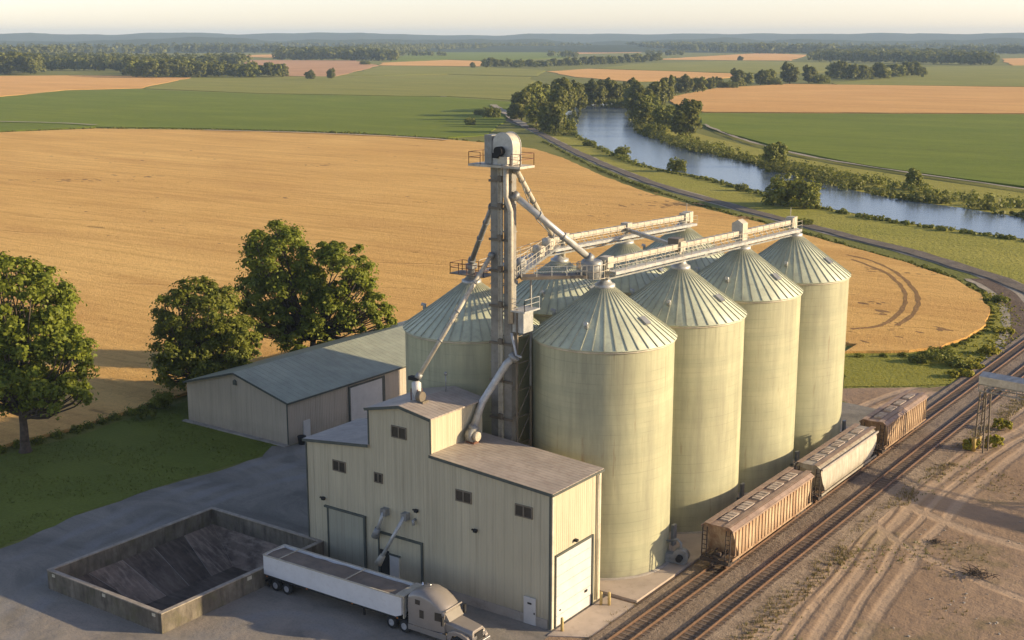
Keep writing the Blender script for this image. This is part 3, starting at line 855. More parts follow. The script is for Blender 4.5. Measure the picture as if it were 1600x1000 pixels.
def window(parent, x, z, w, h, y=HY0):
    f = MB()
    for (a, b, c, d) in ((x - w / 2 - 0.1, x + w / 2 + 0.1, z + h / 2, z + h / 2 + 0.1), (x - w / 2 - 0.1, x + w / 2 + 0.1, z - h / 2 - 0.1, z - h / 2),
                         (x - w / 2 - 0.1, x - w / 2, z - h / 2, z + h / 2), (x + w / 2, x + w / 2 + 0.1, z - h / 2, z + h / 2), (x - 0.07, x + 0.07, z - h / 2, z + h / 2)):
        f.box(a, b, y - 0.09, y - 0.003, c, d)
    win = f.build('window', M['frame_brown'], parent, True)
    g = MB(); g.box(x - w / 2, x - 0.07, y - 0.035, y - 0.003, z - h / 2, z + h / 2); g.box(x + 0.07, x + w / 2, y - 0.035, y - 0.003, z - h / 2, z + h / 2)
    g.build('pane', M['glass'], win, True)
    return win


for (x, z, w_, h_) in ((-77.55, 9.65, 1.4, 0.85), (-63.2, 9.8, 1.5, 0.85), (-56.95, 9.85, 1.55, 0.85), (-70.3, 14.2, 1.5, 0.9)):
    win = window(pent if z > 13 else hh, x, z, w_, h_)
win = window(hh, -72.8, 9.5, 0.8, 0.75)
for (x, z) in ((-79.6, 6.1), (-61.9, 7.0), (-68.4, 7.35)):
    l = MB(); l.box(x - 0.16, x + 0.16, HY0 - 0.28, HY0 - 0.003, z - 0.1, z + 0.16); l.box(x - 0.25, x + 0.25, HY0 - 0.36, HY0 - 0.2, z + 0.1, z + 0.2)
    l.build('wall_lamp', M['black'], hh, True)
# big sliding door and the framed bay
d = MB(); d.box(-79.0, -74.7, HY0 - 0.10, HY0 - 0.004, 0.05, 5.3)
sd = d.build('sliding_door', M['green_door'], hh, True)
f = MB(); f.box(-79.5, -74.4, HY0 - 0.2, HY0 - 0.004, 5.34, 5.52); f.box(-74.66, -74.44, HY0 - 0.18, HY0 - 0.004, 0, 5.33); f.box(-79.2, -79.04, HY0 - 0.13, HY0 - 0.004, 0, 5.33)
f.build('door_track', M['trim_dark'], hh, True)
f = MB(); f.box(-72.9, -67.75, HY0 - 0.16, HY0 - 0.004, 4.3, 4.5); f.box(-67.95, -67.75, HY0 - 0.16, HY0 - 0.004, 0, 4.295); f.box(-73.0, -72.86, HY0 - 0.1, HY0 - 0.004, 0, 4.295)
f.build('bay_frame', M['trim_dark'], hh, True)
f = MB(); f.box(-72.8, -71.75, HY0 - 0.05, HY0 - 0.003, 0.05, 2.75); f.build('doorway', M['black'], hh, True)
f = MB(); f.box(-71.6, -70.55, HY0 - 0.12, HY0 - 0.004, 0.05, 2.45); pd = f.build('door', M['white_door'], hh, True); pd['label'] = 'grey white door in the framed bay'
f = MB(); f.box(-71.0 - 0.75, -70.4, HY0 - 0.15, HY0 - 0.004, 2.47, 2.6); f.build('lintel', M['trim_dark'], hh, True)
f = MB(); f.box(-56.85, -55.65, HY0 - 0.16, HY0 - 0.075, 0.05, 2.45); pd = f.build('door', M['white_door'], hh, True); pd['label'] = 'white door near the building corner'
f = MB(); f.box(-56.45, -56.05, HY0 - 0.19, HY0 - 0.16, 1.85, 2.0); f.box(-55.8, -55.72, HY0 - 0.22, HY0 - 0.16, 1.05, 1.2); f.build('handle', M['black'], pd, True)
# roll door on the sunlit side
f = MB(); f.box(HX1 + 0.003, HX1 + 0.1, 82.35, 87.75, 0.10, 6.25); rd = f.build('roll_door', M['white_door'], hh, True)
f = MB()
for k in range(1, 7): f.box(HX1 + 0.1, HX1 + 0.115, 82.35, 87.75, 0.10 + k * 0.88, 0.15 + k * 0.88)
f.build('door_joint', M['galv'], rd, True)
f = MB(); f.box(HX1 + 0.1, HX1 + 0.16, 86.7, 87.1, 1.55, 1.75); f.box(HX1 + 0.1, HX1 + 0.15, 82.8, 83.0, 1.35, 1.45); f.build('handle', M['black'], rd, True)
f = MB(); f.box(HX1 + 0.003, HX1 + 0.2, 87.77, 88.0, 0, 6.45); f.box(HX1 + 0.003, HX1 + 0.12, 82.2, 82.33, 0, 6.45); f.box(HX1 + 0.003, HX1 + 0.16, 82.335, 87.765, 6.27, 6.45)
f.build('door_frame', M['trim_dark'], hh, True)
f = MB(); f.box(HX1 + 0.003, HX1 + 0.35, 85.0, 85.3, 6.75, 6.95); f.build('wall_lamp', M['black'], hh, True)
# loading chutes on the front wall
for (a, b, lab) in (((-71.9, 6.5), (-72.7, 4.5), 'short one'), ((-69.5, 6.6), (-71.5, 2.5), 'long one')):
    t = thing('loading_chute', 'short steel chute elbow high on the cream wall, left of the longer one' if lab[0] == 's' else 'long sloping steel loading chute hanging from the cream wall above the trailer', 'chute', (a[0], HY0, a[1]), 0, 'loading chutes on the cream wall')
    c = MB(); c.box(a[0] - 0.3, a[0] + 0.3, HY0 - 0.6, HY0 - 0.003, a[1] - 0.25, a[1] + 0.4); c.build('hood', M['galv_dark'], t, True)
    c = MB(); c.tube([(a[0], HY0 - 0.45, a[1] + 0.1), (b[0], HY0 - (0.6 if lab[0] == 's' else 1.5), b[1])], 0.17, 12); c.build('pipe', M['galv'], t, True)
    e = Vector((b[0], HY0 - (0.6 if lab[0] == 's' else 1.5), b[1])); s0 = Vector((a[0], HY0 - 0.45, a[1] + 0.1)); dd = (e - s0).normalized()
    c = MB(); c.tube([e - dd * 0.5, e + dd * 0.45], 0.27, 12, r2=0.36); c.build('nozzle', M['galv_dark'] if lab[0] == 's' else M['cream_metal'], t, True)
t = thing('pipe_stub', 'small bent pipe stub on the cream wall right of the chutes', 'pipe', (-68.6, HY0, 6.3))
c = MB(); c.tube([(-68.6, HY0 - 0.01, 6.5), (-68.6, HY0 - 0.35, 6.5), (-68.45, HY0 - 0.4, 6.1)], 0.13, 8); c.build('pipe', M['galv_dark'], t, True)
# penthouse roof machine, aerial, and the roof blower
px_, py_ = -70.15, 84.0
t = thing('roof_blower', 'small white and rust cyclone at the foot of the long thin spout', 'machine', (px_, py_, 16.5))
c = MB(); c.lathe([(0.12, 0.1), (0.14, 0.35), (0.42, 1.0), (0.42, 1.75), (0.2, 1.95)], 16, (px_, py_, 16.45), cap=True); c.build('cyclone', M['white_door'], t, True)
c = MB(); c.box(px_ - 0.75, px_ + 0.15, py_ - 0.25, py_ + 0.3, 18.42, 18.75); c.build('inlet', M['black'], t, True)
c = MB(); c.tube([(px_ + 0.45, py_ - 0.3, 17.15), (px_ + 0.95, py_ - 0.3, 17.15)], 0.45, 16); c.box(px_ + 0.35, px_ + 1.1, py_ - 0.5, py_ + 0.3, 16.55, 16.75); c.build('fan', M['frame_brown'], t, True)
c = MB()
for sx in (-0.38, 0.38): c.beam((px_ + sx, py_ - 0.3, 16.4), (px_ + sx, py_ - 0.3, 17.7), 0.07, 0.07); c.beam((px_ + sx, py_ + 0.3, 16.4), (px_ + sx, py_ + 0.3, 17.7), 0.07, 0.07)
c.build('leg', M['rust'], t, True)
t = thing('roof_vent_pipe', 'thin vent pipe with a small cap on the penthouse roof', 'vent', (-69.7, 87.6, 16.5))
c = MB(); c.tube([(-69.7, 87.6, 16.4), (-69.7, 87.6, 18.3)], 0.05, 8); c.lathe([(0.14, 0), (0.14, 0.25), (0.03, 0.33)], 10, (-69.7, 87.6, 18.2), cap=True); c.build('pipe', M['galv_dark'], t, True)
t = thing('roof_fan', 'round fan housing on the lower roof against the penthouse side', 'fan', (-66.2, 86.9, 12.7))
c = MB(); c.tube([(-66.35, 86.6, 13.45), (-65.7, 86.6, 13.45)], 0.62, 20); c.build('housing', M['galv_dark'], t, True)
c = MB(); c.tube([(-65.7, 86.6, 13.45), (-65.3, 86.6, 13.45)], 0.42, 16); c.build('motor', M['cream_metal'], t, True)
c = MB(); c.box(-66.4, -65.5, 86.2, 87.0, 12.62, 12.95); c.build('base', M['rust'], t, True)

# bollards by the roll door
for i, (x, y, lab) in enumerate(((-53.3, 82.0, 'yellow bollard at the near side of the roll door'), (-53.3, 88.15, 'yellow bollard at the far side of the roll door, left of its twin'), (-52.7, 88.5, 'yellow bollard nearest the silo, at the building corner'))):
    c = MB(); c.lathe([(0.13, 0), (0.13, 1.15), (0.08, 1.25)], 12, (0, 0, 0), cap=True)
    b = c.build('bollard', M['bollard']); b.location = (x, y, 0.05); tag(b, lab, 'bollard', 'bollards at the roll door')

# ------------------------------------------------------------------ bucket elevator tower
TX, TY = -65.7, 91.0
tw = thing('elevator_tower', 'tall steel bucket elevator with a domed head and railed platform', 'elevator', (TX, TY, 0))
for sx in (-0.72, 0.72):
    c = MB(); c.box(TX + sx - 0.42, TX + sx + 0.42, TY - 0.35, TY + 0.35, 0.3, 37.2)
    for k in range(15): c.box(TX + sx - 0.47, TX + sx + 0.47, TY - 0.40, TY + 0.40, 2.4 + k * 2.4, 2.52 + k * 2.4)
    c.build('trunking', M['leg_steel'], tw, True)
c = MB(); c.box(TX - 1.3, TX + 1.3, TY - 0.6, TY + 0.6, 0, 2.2); c.build('boot', M['galv_dark'], tw, True)
# head: rounded casing
prof = [(-0.95 + 0, 37.2)] + [(1.05 * math.cos(a), 38.75 + 1.15 * math.sin(a)) for a in [math.pi - math.pi * i / 14 for i in range(15)]] + [(1.05, 37.2)]
prof[0] = (-1.05, 37.2)
c = MB(); c.prism([(TX + 0.35 + p[0], p[1]) for p in prof], TY - 0.62, TY + 0.62)
hd = c.build('head', M['cream_metal'], tw, True)
for dy in (-0.64, 0.6):
    c = MB(); c.prism([(TX + 0.35 + p[0] * 1.06, 38.6 + (p[1] - 38.6) * 1.06) for p in prof], TY + dy, TY + dy + 0.05); c.build('head_flange', M['galv'], tw, True)
c = MB(); c.box(TX - 1.5, TX - 0.72, TY - 0.75, TY + 0.6, 37.2, 39.7); c.build('drive_guard', M['galv_dark'], tw, True)
c = MB(); c.tube([(TX + 0.25, TY - 1.25, 38.35), (TX + 0.25, TY - 0.7, 38.35)], 0.42, 16); c.box(TX - 0.35, TX + 0.3, TY - 1.2, TY - 0.66, 37.75, 38.2); c.build('drive_motor', M['black'], tw, True)
c = MB(); c.box(TX + 0.2, TX + 1.2, TY - 1.1, TY - 0.65, 37.3, 37.9); c.build('discharge_box', M['cream_metal'], tw, True)


def railing(c, pts, z, h=1.05, post=1.3, r=0.022, closed=False):
    P = [Vector((p[0], p[1], p[2] if len(p) > 2 else z)) for p in pts]
    if closed: P.append(P[0])
    for a, b in zip(P, P[1:]):
        for k in (h, h * 0.55): c.beam(a + Vector((0, 0, k)), b + Vector((0, 0, k)), 2 * r, 2 * r)
        n = max(1, int((b - a).length / post))
        for i in range(n + 1):
            q = a + (b - a) * (i / n); c.beam(q, q + Vector((0, 0, h)), 2 * r, 2 * r)


c = MB(); c.box(TX - 2.9, TX - 1.55, TY - 1.3, TY + 0.9, 36.95, 37.15); c.box(TX - 1.55, TX + 2.7, TY - 1.3, TY + 0.9, 36.95, 37.15)
plat = c.build('platform', M['cream_metal'], tw, True)
c = MB(); railing(c, [(TX - 2.85, TY - 1.25), (TX - 1.6, TY - 1.25)], 37.15); railing(c, [(TX + 1.7, TY - 1.25), (TX + 2.65, TY - 1.25), (TX + 2.65, TY + 0.85), (TX - 2.85, TY + 0.85), (TX - 2.85, TY - 1.25)], 37.15)
c.build('railing', M['rust'], tw, True)
# ladder strip between the legs, cage hoops, braces
c = MB()
for k in (-0.2, 0.2): c.beam((TX + k, TY - 0.5, 2), (TX + k, TY - 0.5, 37), 0.06, 0.06)
for k in range(88): c.beam((TX - 0.2, TY - 0.5, 2.2 + k * 0.395), (TX + 0.2, TY - 0.5, 2.2 + k * 0.395), 0.045, 0.045)
c.box(TX - 0.24, TX + 0.24, TY - 0.42, TY - 0.38, 12, 36.8)
c.build('ladder', M['cream_metal'], tw, True)
for z in (14, 17.5, 21, 24.4, 27.6, 30.4, 33.2, 35.6):
    c = MB()
    c.box(TX - 1.25, TX + 1.3, TY - 0.52, TY - 0.40, z, z + 0.22); c.box(TX - 0.12, TX + 0.3, TY - 0.75, TY - 0.5, z + 0.1, z + 0.6)
    c.build('brace', M['frame_brown'], tw, True)
# standing frame that ties the tower to the silos
c = MB()
for (x, y) in ((TX + 1.9, TY - 0.6), (TX + 1.9, TY + 1.6)): c.beam((x, y, 0.3), (x, y, 24.5), 0.16, 0.16)
for k in range(9):
    z = 2 + k * 2.5
    c.beam((TX + 1.9, TY - 0.6, z), (TX + 1.9, TY + 1.6, z + 2.5), 0.07, 0.07); c.beam((TX + 1.25, TY, z), (TX + 1.9, TY - 0.6, z), 0.07, 0.07); c.beam((TX + 1.9, TY - 0.6, z), (TX + 1.9, TY + 1.6, z), 0.07, 0.07)
c.build('support_frame', M['frame_brown'], tw, True)
c = MB(); c.tube([(TX + 0.95, TY - 0.95, 37.3), (TX + 0.95, TY - 0.95, 34.5), (TX + 1.35, TY - 0.8, 33.2), (TX + 1.35, TY - 0.8, 23.2)], 0.24, 12)
c.build('return_pipe', M['cream_metal'], tw, True)
# small landings half way
c = MB(); c.box(TX + 1.3, TX + 3.0, TY - 1.0, TY + 1.4, 24.3, 24.45); railing(c, [(TX + 1.35, TY - 0.95), (TX + 2.95, TY - 0.95), (TX + 2.95, TY + 1.35)], 24.45)
c.box(TX + 1.4, TX + 2.6, TY - 0.6, TY + 0.9, 22.4, 24.25)
c.build('landing', M['galv'], tw, True)
# bridge walkway with distributor machinery
bw = thing('bridge_walkway', 'steel bridge walkway with machinery between the elevator tower and the near silo peak', 'walkway', (TX, TY, 27))
a, b = Vector((TX + 1.2, TY + 0.9, 27.1)), Vector((-59.6, 96.6, 27.1))
c = MB(); c.beam(a, b, 1.5, 0.28); c.build('deck', M['frame_brown'], bw, True)
c = MB(); n = Vector((-(b - a).y, (b - a).x, 0)).normalized()
railing(c, [tuple(a + n * 0.7), tuple(b + n * 0.7)], 27.2, 1.0, 1.2); railing(c, [tuple(a - n * 0.7), tuple(b - n * 0.7)], 27.2, 1.0, 1.2)
c.build('railing', M['galv'], bw, True)
c = MB(); c.beam(a + Vector((0.8, 0.5, -0.2)), a + Vector((0.8, 0.5, -10)), 0.14, 0.14); c.build('post', M['galv_dark'], bw, True)
bl = thing('link_walkway', 'steel link walkway with two gearboxes leading back from the tower to the left roof conveyor', 'walkway', (TX, TY + 3, 27))
a2, b2 = Vector((TX + 0.4, TY + 0.5, 27.0)), Vector((-72.0, 108.6, 27.0))
c = MB(); c.beam(a2, b2, 1.3, 0.22); c.build('deck', M['galv_dark'], bl, True)
c = MB(); n = Vector((-(b2 - a2).y, (b2 - a2).x, 0)).normalized()
railing(c, [tuple(a2 + n * 0.6), tuple(b2 + n * 0.6)], 27.1, 1.0, 1.5); railing(c, [tuple(a2 - n * 0.6), tuple(b2 - n * 0.6)], 27.1, 1.0, 1.5)
c.build('railing', M['cream_metal'], bl, True)
for k, s_ in ((0.18, 0.5), (0.62, 0.42), (0.85, 0.5)):
    q = a2 + (b2 - a2) * k
    c = MB(); c.tube([q + Vector((-0.5, 0, 0.75)), q + Vector((0.5, 0, 0.75))], s_, 14); c.box(q.x - 0.4, q.x + 0.4, q.y - 0.4, q.y + 0.4, q.z + 0.12, q.z + 0.8); c.build('gearbox', M['galv_dark'] if k < 0.5 else M['cream_metal'], bl, True)


# roof conveyors over the two silo rows
def conveyor(name_label, x, y0, y1, z0, z1, posts):
    t = thing('roof_conveyor', name_label, 'conveyor', (x, y0, z0), 0, 'conveyors along the silo peaks')
    p, q = Vector((x, y0, z0)), Vector((x, y1, z1))
    c = MB(); c.beam(p, q, 0.5, 0.52)
    L = (q - p).length
    for k in range(int(L / 1.5)):
        s0 = p + (q - p) * ((k * 1.5 + 0.7) / L)
        c.beam(s0, s0 + (q - p).normalized() * 0.08, 0.57, 0.6)
    c.build('trough', M['cream_metal'], t, True)
    c = MB()
    s_ = Vector((0.95, 0, -0.75))
    c.beam(p + s_, q + s_, 0.85, 0.07)
    for k in (-0.5, 0.5): c.beam(p + s_ + Vector((k * 0.9, 0, -0.12)), q + s_ + Vector((k * 0.9, 0, -0.12)), 0.08, 0.24)
    c.build('walkway', M['galv'], t, True)
    c = MB(); railing(c, [tuple(p + s_ + Vector((0.45, 0, 0))), tuple(q + s_ + Vector((0.45, 0, 0)))], 0, 1.0, 1.8, 0.018); c.build('railing', M['cream_metal'], t, True)
    c = MB()
    s2 = Vector((0.1, 0, -1.45))
    for k in (-0.45, 0.45): c.beam(p + s2 + Vector((k, 0, 0)), q + s2 + Vector((k, 0, 0)), 0.1, 0.14)
    n = int(L / 1.6)
    for k in range(n):
        u0, u1 = p + (q - p) * (k / n), p + (q - p) * ((k + 1) / n)
        c.beam(u0 + Vector((0.5, 0, -0.35)), u1 + s2 + Vector((0.45, 0, 0)), 0.06, 0.06); c.beam(u0 + Vector((-0.3, 0, -0.35)), u1 + s2 + Vector((-0.45, 0, 0)), 0.06, 0.06)
        c.beam(u0 + s2 + Vector((0.45, 0, 0)), u0 + s2 + Vector((-0.45, 0, 0)), 0.06, 0.06)
    c.build('truss', M['galv_dark'], t, True)
    for (yy, zb) in posts:
        k = (yy - y0) / (y1 - y0); top = p + (q - p) * k
        c = MB(); c.tube([(x, yy, zb - 0.1), (x, yy, top.z - 0.3)], 0.26, 12); c.box(x - 0.45, x + 0.45, yy - 0.5, yy + 0.5, top.z - 0.55, top.z + 0.5)
        c.build('drop_spout', M['cream_metal'], t, True)
    c = MB(); c.box(x - 0.5, x + 0.5, y1 - 0.2, y1 + 0.7, z1 - 0.7, z1 + 0.6); c.tube([(x - 0.2, y1 + 0.3, z1 + 0.5), (x - 0.2, y1 + 0.3, z1 + 1.6)], 0.04, 6)
    c.build('end_drive', M['cream_metal'], t, True)
    return t


cv = conveyor('long cream roof conveyor over the silo row beside the tracks', -59.2, 97.2, 139.0, 28.2, 27.05, ((97.9, 26.2), (111.7, 26.1), (125.5, 26.2), (139.0, 26.0)))
c = MB(); c.lathe([(0.95, 0), (1.0, 0.1), (1.0, 1.4), (0.85, 1.6)], 20, (-59.9, 96.5, 26.9), cap=True); c.build('distributor', M['galv_dark'], cv, True)
c = MB()
for k in range(14):
    a = 2 * math.pi * k / 14
    c.beam((-59.9 + 1.35 * math.cos(a), 96.5 + 1.35 * math.sin(a), 26.9), (-59.9 + 1.35 * math.cos(a), 96.5 + 1.35 * math.sin(a), 28.2), 0.05, 0.05)
    b_ = 2 * math.pi * (k + 1) / 14
    for z in (26.95, 27.6, 28.2): c.beam((-59.9 + 1.35 * math.cos(a), 96.5 + 1.35 * math.sin(a), z), (-59.9 + 1.35 * math.cos(b_), 96.5 + 1.35 * math.sin(b_), z), 0.05, 0.05)
c.build('safety_cage', M['cream_metal'], cv, True)
c = MB(); c.box(-60.1, -58.9, 111.0, 112.2, 27.35, 28.6); c.build('transfer_box', M['frame_brown'], cv, True)
c = MB(); c.prism([(-59.9, 26.6), (-58.6, 26.6), (-58.6, 28.5), (-59.25, 28.9), (-59.9, 28.5)], 124.9, 126.1); c.build('transfer_box', M['cream_metal'], cv, True)
conveyor('cream roof conveyor over the hidden left silo row, nearer the wheat', -72.2, 107.0, 138.0, 27.7, 26.75, ((110.6, 25.6), (123.6, 25.8), (137.4, 25.9)))
t = thing('cross_beam', 'dark steel cross beam joining the two roof conveyors', 'beam', (-66, 119, 27))
c = MB(); c.beam((-71.8, 123.0, 27.0), (-59.5, 112.3, 27.6), 0.4, 0.35); c.build('beam', M['galv_dark'], t, True)
# platform on the left silo peak
t = thing('peak_platform', 'small railed platform on the peak of the silo left of the tower', 'platform', (-73.4, 96.4, 25))
c = MB(); c.box(-75.3, -71.2, 95.4, 97.4, 25.75, 25.85); c.build('deck', M['frame_brown'], t, True)
c = MB(); railing(c, [(-75.25, 95.45), (-71.25, 95.45), (-71.25, 97.35), (-75.25, 97.35)], 25.85, 1.0, 1.0, 0.025, True); c.build('railing', M['rust'], t, True)
c = MB(); c.tube([(-73.4, 96.4, 25.4), (-73.4, 96.4, 27.0)], 0.33, 14); c.box(-73.8, -73.0, 96.0, 96.8, 26.3, 26.8); c.build('inlet', M['galv_dark'], t, True)
t = thing('catwalk', 'light railed catwalk from the left silo peak back to the hidden silos', 'catwalk', (-73, 101, 26))
c = MB(); c.beam((-72.9, 97.5, 25.9), (-72.5, 107.5, 26.6), 0.8, 0.1); c.build('deck', M['galv'], t, True)
c = MB(); railing(c, [(-72.5, 97.5, 25.95), (-72.1, 107.4, 26.65)], 0, 1.0, 1.6, 0.025); railing(c, [(-73.3, 97.5, 25.95), (-72.9, 107.4, 26.65)], 0, 1.0, 1.6, 0.025); c.build('railing', M['cream_metal'], t, True)

# spouts
def spout(label, pts, r, mat, truss=False):
    t = thing('grain_spout', label, 'spout', pts[0], 0, 'spouts fanning out from the elevator tower')
    c = MB(); c.tube(pts, r, 12); c.build('pipe', mat, t, True)
    P = [Vector(p) for p in pts]
    def flange(p, q, k):
        c = MB(); c.tube([p, q], r * k, 12); c.build('flange', M['galv_dark'], t, True)
    for a, b in zip(P, P[1:]):
        d = (b - a).normalized(); L = (b - a).length
        for k in range(1, int(L / 3.0)): flange(a + d * (k * 3.0 - 0.06), a + d * (k * 3.0 + 0.06), 1.3)
    d0 = (P[1] - P[0]).normalized(); flange(P[0] - d0 * 0.05, P[0] + d0 * 0.35, 1.45)
    d1 = (P[-1] - P[-2]).normalized(); flange(P[-1] - d1 * 0.5, P[-1], 1.5)
    if truss:
        c = MB()
        a, b = P[0], P[-1]
        n = 9
        dn = Vector((0, 0, -1.1))
        prev = a
        for k in range(1, n + 1):
            q = a + (b - a) * (k / n)
            low = dn * (1 - abs(2 * k / n - 1)) * 1.2
            c.beam(prev, q + low, 0.06, 0.06); c.beam(q, q + low, 0.05, 0.05); prev = q + low
        c.build('truss', M['galv_dark'], t, True)
    return t


spout('steep cream spout from the tower head back to the left roof conveyor', [(TX + 1.5, TY - 0.3, 36.9), (-71.6, 107.6, 28.3)], 0.24, M['cream_metal'], True)
spout('heavy spout sloping right from the tower to the near silo peak', [(TX + 1.4, TY - 0.4, 34.6), (-59.9, 96.4, 28.5)], 0.30, M['galv'])
spout('dark spout sloping left from the tower to the railed silo peak', [(TX - 1.2, TY, 33.4), (-73.4, 96.4, 27.0)], 0.25, M['galv_dark'])
spout('long thin pale spout running down left from the tower to the penthouse roof', [(TX - 0.9, TY - 0.5, 29.2), (px_ + 0.1, py_, 18.6)], 0.20, M['cream_metal'])
spout('thick grey spout bending down from the tower frame to the roof fan', [(TX + 1.9, TY - 0.9, 20.3), (TX + 1.2, TY - 1.2, 19.6), (-66.35, 88.6, 16.0), (-66.2, 86.9, 13.7)], 0.34, M['galv'])
t = thing('wall_pipe', 'thin pipe elbow on the tower frame above the thick grey spout', 'pipe', (TX + 2, TY - 1, 21))
c = MB(); c.tube([(TX + 2.6, TY - 0.9, 20.3), (TX + 2.0, TY - 0.9, 20.4), (TX + 1.6, TY - 1.0, 22.4)], 0.12, 8); c.build('pipe', M['galv'], t, True)

# ------------------------------------------------------------------ warehouse
wh = thing('warehouse', 'long low warehouse with green gabled roof beside the trees', 'building', (-116, 104, 0))
WX0, WX1, WY0, WY1 = -125.0, -107.1, 104.2, 148.0
c = MB(); c.prism([(WX0, 0), (WX1, 0), (WX1, 5.35), (-116.0, 7.65), (WX0, 5.2)], WY0, WY1); wwall = c.build('wall', M['shed_siding'], wh, True)
c = MB(); c.prism([(-116.0, 7.68), (WX1 + 0.3, 5.32), (WX1 + 0.3, 5.46), (-116.0, 7.82), (WX0 - 0.3, 5.26), (WX0 - 0.3, 5.12)], WY0 - 0.3, WY1 + 0.3); c.build('roof', M['shed_roof'], wh, True)
c = MB()
c.beam((-116, WY0 - 0.33, 7.7), (WX1 + 0.33, WY0 - 0.33, 5.34), 0.06, 0.24); c.beam((-116, WY0 - 0.33, 7.7), (WX0 - 0.33, WY0 - 0.33, 5.14), 0.06, 0.24)
c.beam((WX1 + 0.33, WY0 - 0.3, 5.33), (WX1 + 0.33, WY1, 5.33), 0.06, 0.2); c.beam((WX1 - 0.02, WY0 - 0.06, 0.1), (WX1 - 0.02, WY0 - 0.06, 5.2), 0.14, 0.1)
c.build('fascia', M['trim_dark'], wh, True)
c = MB(); c.box(WX0 - 0.5, WX1 + 0.1, WY0 - 0.7, WY0 - 0.004, 0.0, 0.16); c.build('plinth', M['concrete'], wh, True)
c = MB(); c.prism([(-116.3, 6.2), (-115.7, 6.2), (-115.7, 6.7), (-116, 6.9), (-116.3, 6.7)], WY0 - 0.14, WY0 - 0.003); c.build('gable_vent', M['trim_dark'], wh, True)
c = MB(); c.box(WX1 + 0.003, WX1 + 0.09, 106.7, 107.85, 0.05, 2.5); c.build('door', M['white_door'], wh, True)
c = MB(); c.box(WX1 + 0.003, WX1 + 0.12, 115.1, 121.2, 0.05, 4.75); bd = c.build('cargo_door', M['white_door'], wh, True)
c = MB(); c.box(WX1 + 0.003, WX1 + 0.17, 114.85, 115.08, 0, 4.95); c.box(WX1 + 0.003, WX1 + 0.17, 121.22, 121.7, 0, 4.95); c.box(WX1 + 0.003, WX1 + 0.17, 115.085, 121.215, 4.77, 4.95); c.build('door_frame', M['trim_dark'], wh, True)
t = thing('bin', 'black bin beside the white door of the warehouse', 'bin', (-106.3, 105.6, 0.02))
c = MB(); c.lathe([(0.38, 0), (0.5, 0.9), (0.53, 0.95)], 14, cap=True); c.build('tub', M['black'], t)
c = MB(); c.lathe([(0.55, 0.95), (0.5, 1.05), (0.12, 1.12)], 14, cap=True); c.build('lid', M['tyre'], t)

# ------------------------------------------------------------------ grain pit (bunker)
pt = thing('unloading_pit', 'open concrete bunker with stained sloping floor in the shaded yard', 'pit', (-87.5, 72, 0))
x0, x1, y0, y1 = PIT
T, HW = 0.32, 1.75
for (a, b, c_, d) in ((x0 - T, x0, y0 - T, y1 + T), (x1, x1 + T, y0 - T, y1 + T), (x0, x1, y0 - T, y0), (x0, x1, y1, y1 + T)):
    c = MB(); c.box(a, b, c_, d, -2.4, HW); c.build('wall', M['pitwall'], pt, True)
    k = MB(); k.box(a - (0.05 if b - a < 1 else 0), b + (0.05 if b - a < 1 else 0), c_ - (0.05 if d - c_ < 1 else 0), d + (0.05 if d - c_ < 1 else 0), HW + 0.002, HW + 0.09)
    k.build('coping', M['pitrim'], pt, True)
c = MB()
zb, zt = -2.35, 0.15
bx0, bx1, by0, by1 = x0 + 5.2, x1 - 3.4, y0 + 2.6, y1 - 2.2
ys = [y0 + 0.01 + (y1 - y0 - 0.02) * k / 5 for k in range(6)]
def fl(k): return by0 + (by1 - by0) * k / 5
fs = []
for k in range(5):      # concrete slabs of the long slope, cast one by one
    a_, b_ = 0.03, 0.03
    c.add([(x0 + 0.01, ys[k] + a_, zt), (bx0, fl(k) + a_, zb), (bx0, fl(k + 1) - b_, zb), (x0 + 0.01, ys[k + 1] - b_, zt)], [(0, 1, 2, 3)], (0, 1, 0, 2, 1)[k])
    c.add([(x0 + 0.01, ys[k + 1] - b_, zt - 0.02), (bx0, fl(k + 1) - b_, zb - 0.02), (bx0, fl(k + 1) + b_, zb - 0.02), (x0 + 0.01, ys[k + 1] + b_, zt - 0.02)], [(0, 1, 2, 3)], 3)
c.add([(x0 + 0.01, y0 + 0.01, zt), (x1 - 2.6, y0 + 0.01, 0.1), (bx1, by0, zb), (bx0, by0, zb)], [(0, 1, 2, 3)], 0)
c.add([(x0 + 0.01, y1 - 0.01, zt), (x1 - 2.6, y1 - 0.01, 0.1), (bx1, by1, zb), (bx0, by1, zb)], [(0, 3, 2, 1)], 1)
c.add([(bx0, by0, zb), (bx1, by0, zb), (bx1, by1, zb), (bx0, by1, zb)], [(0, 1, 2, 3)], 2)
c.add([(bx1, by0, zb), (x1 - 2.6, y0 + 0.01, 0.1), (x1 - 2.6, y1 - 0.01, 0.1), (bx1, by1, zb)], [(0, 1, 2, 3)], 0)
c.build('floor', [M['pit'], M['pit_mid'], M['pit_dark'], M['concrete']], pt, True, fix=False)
c = MB(); c.box(x1 - 2.62, x1 - 0.002, y0 + 0.002, y1 - 0.002, -0.1, 0.14); c.build('ledge', M['pit_mid'], pt, True)
# light paint chips bolted along the rim
for (x, y) in ((x0 + 0.6, y0 - T - 0.03), (x0 + 7.6, y0 - T - 0.03), (x1 - 0.6, y0 - T - 0.03)):
    c = MB(); c.box(x - 0.2, x + 0.2, y - 0.02, y + 0.027, 1.35, 1.62); c.build('marker_plate', M['trim_light'], pt, True)
for y in (y0 + 9.4, y0 + 14.2):
    c = MB(); c.box(x1 + T + 0.003, x1 + T + 0.05, y - 0.25, y + 0.25, 1.3, 1.62); c.build('marker_plate', M['trim_light'], pt, True)

